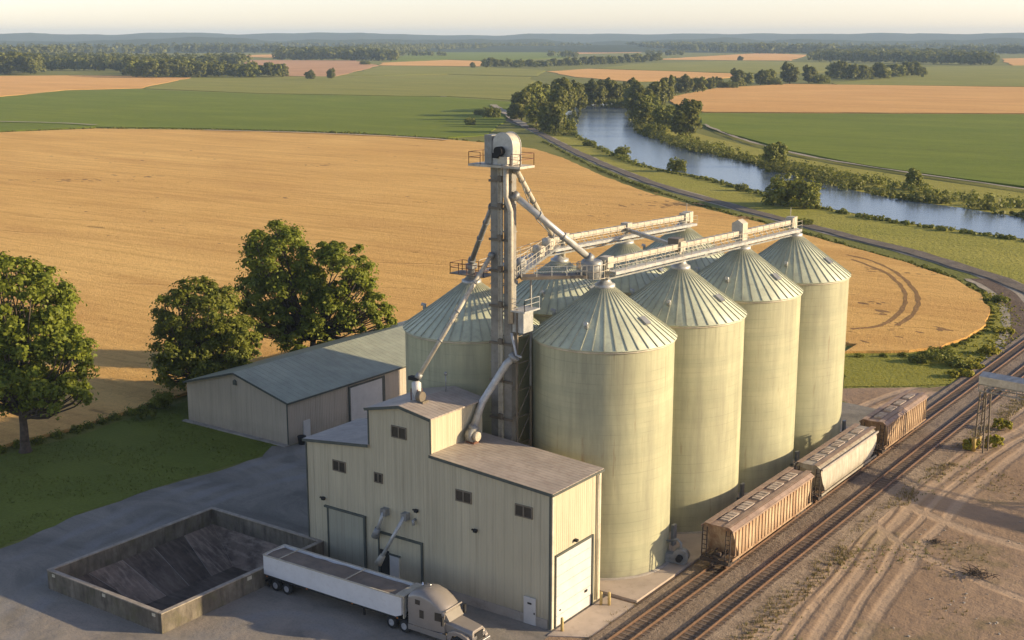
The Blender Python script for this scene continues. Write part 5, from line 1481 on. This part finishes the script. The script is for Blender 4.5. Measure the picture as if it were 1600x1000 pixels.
ax, ay = gp(40, 706)
big_tree('tall spreading tree at the left edge of the lawn with its bare trunk in view', ax, ay,
         [(0.4, 0.5, 18.2, 6.4, 6.0, 6.0), (-3.8, -1, 13.5, 5.0, 4.6, 5.0), (5.0, 0.5, 12.0, 5.2, 4.6, 5.0), (1.5, -1.5, 9.0, 6.4, 4.8, 3.6), (-3, 1, 8.0, 5.6, 5, 3.6), (8.6, 0.8, 13.2, 3.0, 2.8, 2.2), (7.2, 0, 8.2, 3.8, 3.6, 3.2), (1.0, 2.6, 14, 5.4, 4.6, 5.4), (-6.5, 0, 10.5, 3.6, 3.6, 4.0)],
         5.2, 0.55, 460, 120, 0.50, M['leaf'], crel=0.19)
bx, by = gp(314, 618)
big_tree('round dark green tree behind the near corner of the warehouse', bx, by,
         [(0.3, 0.3, 11.0, 6.6, 6.2, 5.4), (-3.2, 0, 7.6, 4.8, 4.8, 4.6), (3.8, 1, 8.0, 5.0, 4.8, 4.6), (0, 0, 6.0, 7.0, 6.4, 4.2), (5.6, 2, 6.5, 3.4, 3.2, 3.4), (-1, -1.5, 3.4, 5.0, 3.6, 2.8), (3.5, 0, 3.6, 4.2, 3.6, 2.8)],
         3.0, 0.42, 400, 120, 0.46, M['leaf2'], crel=0.18)
cx_, cy_ = gp(478, 572)
big_tree('tallest tree, twin crowned, rising behind the warehouse roof', cx_, cy_,
         [(-4.2, -1, 15.5, 6.0, 5.6, 6.0), (-6.0, -1.5, 10.5, 4.6, 4.6, 4.4), (-1.5, 0, 11.5, 5.4, 5.2, 5.0), (5.0, 3.0, 14.5, 4.8, 4.6, 5.0), (7.0, 4.5, 9.6, 4.4, 4.4, 4.2), (3.2, 2, 8.2, 5.2, 5.0, 3.8), (-4.5, -2, 6.2, 5.0, 4.2, 3.6), (9.0, 5.5, 7.0, 3.2, 3.0, 3.2), (0.5, 0, 4.6, 6.0, 4.6, 3.0), (-8.6, -2.5, 7.6, 2.8, 2.8, 2.6)],
         5.0, 0.5, 560, 120, 0.50, M['leaf'], stems=2, crel=0.19)


def shrub(label, x, y, w, h, n, size, mat, name='shrub', cat='shrub', group=None):
    lobes = [(RNG.uniform(-0.25, 0.25) * w, RNG.uniform(-0.25, 0.25) * w, h * RNG.uniform(0.35, 0.6), w * RNG.uniform(0.25, 0.42), w * RNG.uniform(0.25, 0.42), h * RNG.uniform(0.3, 0.45)) for _ in range(4)]
    P, N, C = crown_points(lobes, n, 45, 0.34, 0.3)
    P[:, 2] = np.abs(P[:, 2])
    o = bpy.data.objects.new(name, leaf_mesh(name, P, N, size, mat))
    COL.objects.link(o); o.location = (x, y, 0)
    return tag(o, label, cat, group)


for (px, py, w, h, lab, mt) in ((258, 640, 4.5, 2.6, 'low dark shrub under the round tree by the warehouse corner', 'leaf2'), (222, 655, 3.5, 1.7, 'small dark shrub at the lawn edge left of the round tree', 'leaf2'),
                                (1470, 563, 7.0, 2.2, 'grey green shrub in the grass verge at the field corner', 'leaf_bush'), (1500, 574, 4.0, 1.6, 'smaller shrub right of the grey green one in the verge', 'leaf_bush'), (1440, 570, 4.0, 1.4, 'low shrub left of the grey green one in the verge', 'leaf_bush'),
                                (1552, 700, 2.6, 1.9, 'yellow green weed bush beside the trestle foot', 'weed'), (1512, 702, 2.0, 1.5, 'yellow weed bush left of the trestle foot', 'weed'), (1565, 672, 2.2, 1.5, 'pale weed bush behind the trestle', 'weed'),
                                (1500, 590, 3.4, 1.8, 'bright yellow bush at the end of the verge by the conveyor', 'weed'), (1520, 575, 3.0, 1.6, 'bright yellow bush behind the first at the verge end', 'weed'), (1548, 555, 3.4, 1.5, 'yellow green bush in the bend of the loop lane', 'weed'),
                                (1566, 520, 3.4, 1.4, 'yellow green bush at the outer side of the field tip', 'weed'), (1560, 472, 4.0, 1.6, 'dark green bush at the lane side of the field tip', 'leaf_bush')):
    x, y = gp(px, py)
    if 'verge' in lab or 'field tip' in lab: h *= 0.7
    shrub(lab, x, y, w, h, 34, 0.34, M[mt])

# dark strip of undergrowth along the field edge behind the lawn
def hedge(label, pts, w, h, n, size, mat, name, cat):
    P_, N_ = [], []
    sp = smooth_poly(pts, False, 2)
    for i in range(n):
        k = RNG.integers(len(sp)); q = sp[k]
        c = np.array([q[0] + RNG.normal() * w * 0.3, q[1] + RNG.normal() * w * 0.3, abs(RNG.normal()) * h * 0.4])
        m = 26
        d = RNG.normal(size=(m, 3)); P_.append(c + d * 0.3 * h); N_.append(d + np.array([0, 0, 0.5]))
    P = np.concatenate(P_); P[:, 2] = np.abs(P[:, 2])
    o = bpy.data.objects.new(name, leaf_mesh(name, P, np.concatenate(N_), size, mat)); COL.objects.link(o)
    return tag(o, label, cat)


tag(hedge('dark ragged hedge between the lawn and the wheat field', pxs([(-60, 722), (0, 706), (60, 692), (120, 674), (180, 655), (240, 636)]), 1.0, 0.7, 220, 0.28, M['leaf2'], 'hedge', 'hedge'))

# smaller trees: a few kinds, copied
KINDS = []
for kname, lobes, mat in (('broadleaf_tree', [(0, 0, 0.62, 0.30, 0.30, 0.34), (-0.16, 0.05, 0.40, 0.26, 0.26, 0.26), (0.17, -0.06, 0.38, 0.26, 0.26, 0.26), (0.02, 0.1, 0.78, 0.2, 0.2, 0.2), (0.05, -0.1, 0.22, 0.30, 0.30, 0.2)], 'leaf_far'),
                          ('broadleaf_tree', [(0, 0, 0.56, 0.26, 0.26, 0.40), (0.10, 0.05, 0.33, 0.26, 0.26, 0.28), (-0.08, -0.08, 0.76, 0.2, 0.2, 0.2), (-0.06, 0, 0.24, 0.26, 0.26, 0.22)], 'leaf_far'),
                          ('broadleaf_tree', [(-0.18, 0, 0.50, 0.30, 0.30, 0.34), (0.20, 0.05, 0.56, 0.28, 0.28, 0.38), (0, 0, 0.30, 0.40, 0.36, 0.28)], 'leaf_bush'),
                          ('round_bush', [(0, 0, 0.50, 0.50, 0.50, 0.46), (-0.45, 0.1, 0.36, 0.40, 0.40, 0.34), (0.48, -0.1, 0.36, 0.40, 0.40, 0.34), (0.1, 0.35, 0.45, 0.36, 0.36, 0.38), (0, -0.35, 0.3, 0.4, 0.36, 0.28), (0.1, -0.3, 0.12, 0.5, 0.45, 0.16), (-0.35, 0, 0.12, 0.4, 0.4, 0.15), (0.4, 0.1, 0.12, 0.4, 0.4, 0.15)], 'leaf_bush')):
    P, N, C = crown_points(lobes, 120, 40, 0.34, 0.4, even=True)
    P[:, 2] = np.maximum(P[:, 2], 0.01)
    cm = leaf_mesh('crown', P, N, 0.09, M[mat])
    P2, N2, C2 = crown_points(lobes, 40, 18, 0.4, 0.4, even=True)
    P2[:, 2] = np.maximum(P2[:, 2], 0.02)
    fm = leaf_mesh(kname, P2, N2, 0.16, M[mat])
    c = MB(); c.tube([(0, 0, -0.02), (0.01, 0, 0.2), (0.0, 0.01, 0.45)], 0.028, 7, r2=0.014)
    for q in C[:7]: c.tube([(0, 0, 0.2), tuple(q * 0.85)], 0.012, 5, r2=0.005)
    tm = c.build('trunk', M['bark']); tmesh = tm.data; bpy.data.objects.remove(tm)
    KINDS.append((kname, cm, tmesh, fm))


def small_tree(px, py, hpx, kind, label, group=None, wide=1.0, parts=True, cat='tree', xy=None, h=None):
    x, y = xy if xy else gp(px, py)
    if h is None: h = hpx * m_per_px(x, y) / cP
    kname, cm, tmesh, fm = KINDS[kind]
    rz = random.uniform(0, 6.28)
    if parts:
        t = thing(kname, label, cat, (x, y, 0), rz, group)
        t.scale = (h * wide, h * wide, h)
        for nm, me in (('crown', cm), ('trunk', tmesh)):
            o = bpy.data.objects.new(nm, me); COL.objects.link(o); o.parent = t
    else:
        t = bpy.data.objects.new(kname, fm); COL.objects.link(t)
        t.location = (x, y, 0); t.rotation_euler = (0, 0, rz); t.scale = (h * wide, h * wide, h)
        tag(t, label, cat, group)
    return t


# the ones that stand out along the river
small_tree(1240, 322, 60, 3, 'largest round bush on the near river bank, hiding part of the water', wide=1.0, cat='bush')
small_tree(1058, 268, 27, 3, 'round bush on the near bank below the bend, second largest there', wide=0.75, cat='bush')
small_tree(972, 244, 20, 3, 'dark round bush at the water edge, left of the bushes on the near bank', wide=0.9, cat='bush')
small_tree(1158, 298, 15, 3, 'small bush on the near bank just left of the largest bush', wide=0.9, cat='bush')
small_tree(922, 228, 12, 3, 'small dark bush close below the left bank trees', wide=1.3, cat='bush')
small_tree(1072, 214, 58, 1, 'tallest lone tree on the far bank, dark and upright', wide=1.15)
small_tree(1040, 204, 40, 2, 'shorter pale tree left of the tallest on the far bank', wide=1.0)
small_tree(1210, 262, 42, 2, 'pale spreading tree on the far bank above the largest bush', wide=0.9)
small_tree(1428, 296, 34, 2, 'pale rounded tree on the far bank towards the right edge', wide=1.0)
small_tree(1256, 352, 14, 3, 'low bush by the lane below the largest bush', wide=1.2, cat='bush')
small_tree(800, 182, 16, 2, 'pale orange green bush where the lane meets the left bank trees', wide=1.2)
small_tree(768, 184, 22, 3, 'lone bush in the green field left of the lane', wide=0.8, cat='bush')
small_tree(735, 196, 16, 3, 'small lone bush in the green field, left of the lane end', wide=0.7, cat='bush')
small_tree(748, 180, 12, 3, 'lowest bush in the green field beside the lone bush', wide=1.0, cat='bush')
G = 'trees on the left bank at the river bend'
for (x, y, h, k, w) in ((815, 188, 48, 0, 1.0), (838, 182, 56, 2, 0.9), (852, 200, 44, 0, 1.0), (862, 208, 52, 0, 1.0), (880, 176, 54, 1, 1.15), (896, 172, 46, 0, 1.0), (858, 172, 44, 0, 1.1), (838, 196, 36, 2, 1.1), (872, 192, 56, 0, 0.9), (824, 174, 36, 1, 1.2), (884, 205, 26, 3, 0.9)):
    small_tree(x, y, h, k, 'dense tree in the clump on the left bank at the river bend', G, w)
G = 'trees closing the river at its far end'
for (x, y, h, k, w) in ((914, 165, 38, 0, 1.1), (930, 166, 42, 0, 1.0), (945, 165, 40, 1, 1.2), (958, 165, 43, 0, 1.0), (972, 164, 36, 0, 1.1), (985, 160, 38, 0, 1.1), (922, 163, 30, 3, 0.9), (950, 160, 34, 2, 1.0), (968, 168, 18, 3, 1.2)):
    small_tree(x, y, h, k, 'tree in the row closing off the far end of the river', G, w)
G = 'trees on the far bank above the bend'
for (x, y, h, k, w) in ((992, 186, 44, 0, 1.0), (1000, 176, 48, 0, 1.1), (1012, 186, 40, 2, 1.0), (1022, 196, 36, 2, 1.0), (1006, 198, 34, 0, 1.2), (1024, 170, 46, 0, 1.1), (1040, 160, 42, 0, 1.0), (1050, 192, 30, 2, 1.1), (1024, 210, 22, 3, 1.0), (988, 170, 34, 2, 1.0)):
    small_tree(x, y, h, k, 'leafy tree in the thick growth on the far bank above the bend', G, w)
G = 'tree row between the tan fields'
for (x, y, h, k, w) in ((1042, 146, 26, 0, 1.1), (1056, 144, 24, 0, 1.1), (1072, 146, 30, 0, 1.0), (1090, 145, 26, 2, 1.0), (1108, 140, 20, 0, 1.3), (1122, 138, 18, 0, 1.3), (1152, 136, 29, 0, 1.2), (1166, 134, 22, 2, 1.0), (1188, 133, 24, 0, 1.1), (1200, 133, 26, 2, 0.9), (1234, 131, 34, 0, 1.1), (1264, 130, 28, 0, 1.2), (1282, 130, 18, 3, 1.2), (1140, 138, 14, 3, 1.2), (1210, 133, 14, 3, 1.2)):
    small_tree(x, y, h, k, 'hedgerow tree in the row running right from the river behind the tan field', G, w)
G = 'trees of the copse right of the river row'
for i in range(22):
    x = 1302 + i * 6.7 + random.uniform(-2, 2)
    small_tree(x, 125 - i * 0.25 + random.uniform(-2.5, 2), random.uniform(20, 29) - i * 0.35, random.choice((0, 0, 1, 2)), 'tree in the copse standing right of the hedgerow row', G, random.uniform(1.0, 1.3), False)
G = 'trees of the belt beyond the pale field'
for i in range(46):
    x = 758 + i * 6.0 + random.uniform(-2, 2)
    small_tree(x, 105 - 9 * max(0, (i - 14) / 32) + random.uniform(-1.2, 0.8), random.uniform(9, 14.5), random.choice((0, 0, 1, 2)), 'tree in the thin belt across the middle distance beyond the river trees', G, random.uniform(1.1, 1.5), False)
G = 'trees of the left hand wood edge'
for i in range(52):
    x = 204 + i * 4.7 + random.uniform(-1.6, 1.6)
    k = i / 51
    small_tree(x, 121 + random.uniform(-3.5, 0.8), (random.uniform(22, 31) * (1 - k) + random.uniform(13, 22) * k), random.choice((0, 0, 1, 2)), 'tree in the long wood edge behind the left green field', G, random.uniform(0.9, 1.25), False)
for i in range(16):
    x = -30 + i * 6 + random.uniform(-2, 2)
    small_tree(x, 117 + random.uniform(-3, 1), random.uniform(27, 36), random.choice((0, 0, 1)), 'tree in the wood corner at the left edge of the view', 'trees of the wood corner at the left', random.uniform(0.9, 1.2), False)
small_tree(484, 124, 15, 0, 'left one of two lone trees before the pinkish field', None, 1.3)
small_tree(517, 123, 17, 0, 'right one of two lone trees before the pinkish field', None, 1.1)
small_tree(738, 106, 9, 0, 'tiny lone tree by the thin tan strip', None, 1.2)
small_tree(571, 101, 8, 3, 'low bush at the right end of the pinkish field', None, 1.6, cat='bush')
small_tree(1157, 95, 8, 0, 'tiny lone tree at the edge of the far tan strip', None, 1.4)


for (px, py, lab) in ((295, 95.5, 'tiny pale farm shed at the left end of the pinkish field'), (1396, 88.5, 'tiny pale farm shed before the wood on the right')):
    x, y = gp(px, py)
    t = thing('farm_shed', lab, 'building', (x, y, 0), R(20))
    c = MB(); c.prism([(-9, 0), (9, 0), (9, 6), (0, 9), (-9, 6)], -6, 6); c.build('wall', M['white_door'], t)
    c = MB(); c.prism([(0, 9.05), (9.6, 5.85), (9.6, 6.15), (0, 9.4), (-9.6, 6.15), (-9.6, 5.85)], -6.5, 6.5); c.build('roof', M['galv'], t)

# woods that read as one mass
def wood(name, rows, n, hm, label=None):
    P_, N_ = [], []
    for i in range(n):
        r = rows[RNG.integers(len(rows))]
        k = RNG.uniform()
        x, y = gp(r[0] + (r[2] - r[0]) * k, r[1] + (r[3] - r[1]) * k)
        y += RNG.normal() * 6
        h = hm * RNG.uniform(0.75, 1.25)
        w = h * RNG.uniform(0.3, 0.45)
        m = 26
        d = RNG.normal(size=(m, 3)); d /= np.linalg.norm(d, axis=1, keepdims=True)
        c = np.array([x, y, h * 0.56])
        P_.append(c + d * np.array([w, w, h * 0.45]) * RNG.uniform(0.6, 1.0, m)[:, None]); N_.append(d + np.array([0, 0, 0.35]) + RNG.normal(size=(m, 3)) * 0.35)
    P = np.concatenate(P_); P[:, 2] = np.maximum(P[:, 2], 0.3)
    o = bpy.data.objects.new(name, leaf_mesh(name, P, np.concatenate(N_), hm * 0.34, M['leaf_far'], 0.8)); COL.objects.link(o)
    return tag(o, label, 'woodland', None, 'stuff')


wood('wood', [(-60, 113, 62, 113), (-60, 108, 65, 107), (60, 110, 205, 111), (62, 106, 210, 106), (70, 101, 260, 102), (200, 114, 300, 116), (205, 108, 330, 110), (210, 103, 380, 104), (100, 97, 380, 99), (0, 98, 160, 98)], 900, 17, 'dark wood behind the left tan and green fields')
wood('wood', [(432, 94, 615, 95), (440, 92, 605, 92), (430, 89, 560, 89), (470, 86, 560, 86)], 420, 21, 'dark block of wood beyond the pinkish field')
wood('wood', [(560, 82, 760, 79), (640, 77, 920, 76), (640, 79, 860, 77), (560, 84, 660, 81), (760, 76, 925, 76)], 460, 22, 'long dark wood beyond the middle fields, left of centre')
wood('wood', [(980, 77, 1090, 77), (1000, 79, 1200, 82), (1060, 77, 1230, 79), (1050, 81, 1260, 84), (1180, 84, 1300, 84)], 480, 26, 'long dark wood on the rise right of centre')
wood('wood', [(1265, 96, 1560, 102), (1270, 93, 1560, 98), (1280, 90, 1540, 94), (1330, 88, 1500, 90)], 560, 19, 'wood standing behind the copse at the right')
wood('wood', [(1180, 78, 1660, 80), (1260, 75, 1700, 77), (1300, 83, 1420, 84), (1480, 84, 1660, 85)], 460, 22, 'far bluish wood along the right skyline')
wood('wood', [(-60, 86, 260, 84), (-60, 80, 430, 79), (200, 83, 440, 83), (300, 77, 640, 76), (-60, 92, 100, 91)], 620, 24, 'far bluish wood along the left skyline')
wood('wood', [(1000, 86.5, 1070, 87), (850, 88, 900, 90), (620, 87, 700, 88)], 90, 13, 'scattered far copses beyond the thin tree belt')

# reeds and bushes that line both banks
def bankgrowth(name, label, px, w, h, n, size, mat):
    P_, N_ = [], []
    sp = smooth_poly(pxs(px), False, 2.5)
    for i in range(n):
        q = sp[RNG.integers(len(sp))]
        bx_, by_ = RNG.normal() * w * 0.45, RNG.normal() * w * 0.45
        hh_ = h * RNG.uniform(0.3, 1.15) * (0.35 + 0.9 * max(0, 0.5 + mnoise.noise(Vector((q[0] * 0.03, q[1] * 0.03, 1)))))
        m = 30
        d = RNG.normal(size=(m, 3)); d /= np.linalg.norm(d, axis=1, keepdims=True)
        P_.append(np.array([q[0] + bx_, q[1] + by_, hh_ * 0.45]) + d * np.array([hh_ * 0.65, hh_ * 0.65, hh_ * 0.5]) * RNG.uniform(0.5, 1, m)[:, None])
        N_.append(d + np.array([0, 0, 0.4]) + RNG.normal(size=(m, 3)) * 0.3)
    P = np.concatenate(P_); P[:, 2] = np.abs(P[:, 2])
    o = bpy.data.objects.new(name, leaf_mesh(name, P, np.concatenate(N_), size, mat, 0.7)); COL.objects.link(o)
    return tag(o, label, 'undergrowth', None, 'stuff')


bankgrowth('bank_bushes', 'continuous dark bushes lining the far river bank', [(1000, 205), (1050, 224), (1100, 238), (1150, 249), (1200, 262), (1300, 288), (1400, 308), (1500, 322), (1600, 338), (1760, 362)], 5.0, 4.6, 420, 0.95, M['leaf_far'])
bankgrowth('bank_bushes', 'second tier of bushes above the far bank', [(1070, 216), (1120, 234), (1200, 252), (1300, 276), (1400, 294), (1500, 310), (1620, 328), (1760, 350)], 7, 3.2, 260, 0.85, M['leaf_bush'])
bankgrowth('bank_reeds', 'low reeds along the near water edge', [(888, 206), (930, 230), (1000, 259), (1100, 280), (1190, 305), (1300, 330), (1420, 352), (1500, 363), (1600, 377), (1760, 408)], 2.0, 1.7, 520, 0.6, M['leaf_bush'])
bankgrowth('bank_bushes', 'low growth under the trees at the river bend', [(840, 200), (868, 210), (890, 206), (905, 168), (940, 168), (980, 166), (990, 188), (1010, 206)], 4.5, 3.5, 170, 0.9, M['leaf_far'])
bankgrowth('lane_weeds', 'tall weeds along the lane between wheat and river', [(850, 222), (900, 248), (960, 276), (1030, 301), (1110, 325), (1190, 347), (1260, 367), (1340, 390), (1420, 412), (1490, 436), (1535, 458)], 1.1, 0.8, 700, 0.36, M['tuft'])
bankgrowth('verge_weeds', 'yellow weeds filling the verge round the field tip', [(1545, 462), (1566, 480), (1573, 505), (1566, 528), (1545, 548), (1520, 566), (1505, 590)], 3.6, 0.55, 420, 0.26, M['weed'])
bankgrowth('field_edge_weeds', 'dark weeds under the near edge of the wheat by the verge', [(1310, 558), (1380, 558), (1440, 555), (1480, 546), (1515, 533), (1545, 512), (1551, 490), (1536, 464)], 0.5, 0.8, 700, 0.28, M['leaf2'])
bankgrowth('field_edge_weeds', 'dark weeds along the edge of wheat and green field', [(0, 207), (150, 201), (300, 203), (480, 207), (620, 213), (700, 218), (770, 224)], 2.0, 1.2, 260, 0.8, M['leaf_bush'])


# tufts of grass scattered on the open ground
def inside(p, poly):
    x, y = p
    c = False
    j = len(poly) - 1
    for i in range(len(poly)):
        if (poly[i][1] > y) != (poly[j][1] > y) and x < (poly[j][0] - poly[i][0]) * (y - poly[i][1]) / (poly[j][1] - poly[i][1]) + poly[i][0]: c = not c
        j = i
    return c


def tufts(name, label, poly, n, size, mat, keep=None, blades=5):
    xs, ys = [p[0] for p in poly], [p[1] for p in poly]
    V, F = [], []
    k = 0; tries = 0
    while k < n and tries < n * 30:
        tries += 1
        p = (random.uniform(min(xs), max(xs)), random.uniform(min(ys), max(ys)))
        if not inside(p, poly) or (keep and not keep(p)): continue
        k += 1
        s = size * random.uniform(0.5, 1.4)
        for b in range(blades):
            a = random.uniform(0, 6.28); l = s * random.uniform(0.6, 1.2)
            ox, oy = p[0] + random.uniform(-1, 1) * s * 0.4, p[1] + random.uniform(-1, 1) * s * 0.4
            c, sn = math.cos(a), math.sin(a)
            i = len(V)
            V += [(ox - sn * s * 0.12, oy + c * s * 0.12, 0.01), (ox + sn * s * 0.12, oy - c * s * 0.12, 0.01), (ox + c * l * 0.5 + sn * 0.02, oy + sn * l * 0.5, l)]
            F.append((i, i + 1, i + 2))
    me = bpy.data.meshes.new(name); me.from_pydata(V, [], F); me.materials.append(mat); me.update()
    o = bpy.data.objects.new(name, me); COL.objects.link(o)
    return tag(o, label, 'grass', None, 'stuff')


def patchy(s, th, seed):
    return lambda p: mnoise.noise(Vector((p[0] * s, p[1] * s, seed))) > th


east = [(-41.5, 70)] + pxs([(1380, 800), (1560, 640), (1640, 600)]) + [(20, 150), (10, 70)]
tufts('dry_grass', 'dry grass tufts dotting the dirt yard', east, 2600, 0.24, M['drytuft'], patchy(0.11, 0.18, 3))
tufts('grass_tufts', 'green grass tufts in the dirt yard and by the tracks', east, 700, 0.24, M['tuft'], patchy(0.09, 0.3, 9))
tufts('grass_tufts', 'tufts of longer grass on the mown lawn', lawn, 5200, 0.2, M['tuft'], patchy(0.12, -0.1, 5))
tufts('grass_tufts', 'grass blades in the sunlit verge beside the field', verge, 3200, 0.2, M['weed'])
tufts('dry_grass', 'dry weeds growing along the ballast of the tracks', [(-51.6, 66), (-50.2, 66), (-50.2, 185), (-51.6, 185)], 420, 0.26, M['drytuft'], patchy(0.2, 0.0, 2))
tufts('dry_grass', 'dry weeds along the outer shoulder of the rail bed', [(-42.0, 66), (-39.5, 66), (-39.5, 185), (-42.0, 185)], 1300, 0.32, M['drytuft'], patchy(0.12, -0.05, 7))

# brush and stones lying about the yard
for (px, py, s, lab) in ((1530, 900, 1.0, 'heap of dark dead branches on the dirt yard'), (1462, 848, 0.45, 'small scatter of twigs up the yard from the branch heap')):
    x, y = gp(px, py)
    t = MB()
    for k in range(46):
        a = random.uniform(0, 6.28); l = random.uniform(0.5, 1.7) * s
        p = Vector((random.gauss(0, 0.7) * s, random.gauss(0, 0.45) * s, random.uniform(0.02, 0.35) * s)); q = p + Vector((math.cos(a) * l, math.sin(a) * l, random.uniform(-0.02, 0.5) * s))
        t.tube([p, (p + q) / 2 + Vector((0, 0, 0.08)), q], 0.035 * s + 0.01, 5, r2=0.012)
    o = t.build('brush_heap', M['bark']); o.location = (x, y, 0.01); tag(o, lab, 'branches')
c = MB()
for k in range(420):
    x, y = random.uniform(-41, -8), random.uniform(72, 150)
    if mnoise.noise(Vector((x * 0.1, y * 0.1, 21))) < 0.0: continue
    r = random.uniform(0.03, 0.12)
    vs = [(x + r * random.uniform(0.7, 1.2) * math.cos(a), y + r * random.uniform(0.7, 1.2) * math.sin(a), z) for z, rr in ((0.0, 1), (r * 0.8, 0.6)) for a in (0.2, 1.4, 2.7, 3.9, 5.1)]
    c.add(vs, [(0, 1, 6, 5), (1, 2, 7, 6), (2, 3, 8, 7), (3, 4, 9, 8), (4, 0, 5, 9), (5, 6, 7, 8, 9)])
tag(c.build('stones', M['concrete']), 'loose stones strewn on the dirt yard', 'stones', None, 'stuff')

# ------------------------------------------------------------------ air, sky, sun, camera
SUN_AZ, SUN_EL = R(60), R(15.5)
hz = bpy.data.materials.new('summer_haze'); hz.use_nodes = True
nt = hz.node_tree
for nd in list(nt.nodes):
    if nd.type != 'OUTPUT_MATERIAL': nt.nodes.remove(nd)
pv = nt.nodes.new('ShaderNodeVolumePrincipled')
pv.inputs['Color'].default_value = (0.60, 0.80, 1.0, 1)
pv.inputs['Density'].default_value = 0.000078
pv.inputs['Anisotropy'].default_value = 0.0
nt.links.new(pv.outputs[0], nt.nodes['Material Output'].inputs['Volume'])
c = MB(); c.box(-BIG - 50, BIG + 50, -350, BIG + 50, -4.0, 125.0)
tag(c.build('haze', hz), kind='stuff')

wd = bpy.data.worlds.new('World'); SC.world = wd
wd.use_nodes = True
nt = wd.node_tree
sky = nt.nodes.new('ShaderNodeTexSky')
sky.sky_type = 'NISHITA'; sky.sun_disc = False
sky.sun_elevation = SUN_EL; sky.sun_rotation = SUN_AZ
sky.altitude = 100; sky.air_density = 0.72; sky.dust_density = 0.5; sky.ozone_density = 0.2
bg = nt.nodes['Background']
wb = nt.nodes.new('ShaderNodeMix'); wb.data_type = 'RGBA'; wb.blend_type = 'MULTIPLY'; wb.inputs['Factor'].default_value = 1.0
ia, ib = [i for i in wb.inputs if i.type == 'RGBA']
nt.links.new(sky.outputs[0], ia); ib.default_value = (1.08, 0.96, 1.03, 1)
nt.links.new([o for o in wb.outputs if o.type == 'RGBA'][0], bg.inputs[0]); bg.inputs[1].default_value = 0.145

sd = bpy.data.lights.new('sun', 'SUN'); sd.energy = 5.0; sd.angle = R(0.6); sd.color = (1.0, 0.80, 0.52)
so = bpy.data.objects.new('sun', sd); COL.objects.link(so)
dv = Vector((math.sin(SUN_AZ) * math.cos(SUN_EL), math.cos(SUN_AZ) * math.cos(SUN_EL), math.sin(SUN_EL)))
so.rotation_euler = dv.to_track_quat('Z', 'Y').to_euler(); so.location = (60, 100, 80)

cd = bpy.data.cameras.new('camera'); co = bpy.data.objects.new('camera', cd); COL.objects.link(co)
cd.sensor_width = 36; cd.lens = FPX / 1600 * 36; cd.clip_start = 1; cd.clip_end = 40000
co.location = (0, 0, CAM_H)
fwd = Vector((-sY * cP, cY * cP, -sP))
co.rotation_euler = (math.pi / 2 - PITCH, 0, YAW)
SC.camera = co
SC.render.engine = 'CYCLES'
SC.cycles.max_bounces = 6; SC.cycles.diffuse_bounces = 3; SC.cycles.glossy_bounces = 2; SC.cycles.transmission_bounces = 3; SC.cycles.volume_bounces = 0
SC.cycles.use_denoising = True
SC.view_settings.view_transform = 'Standard'; SC.view_settings.look = 'None'; SC.view_settings.exposure = 0.55; SC.view_settings.gamma = 1.0
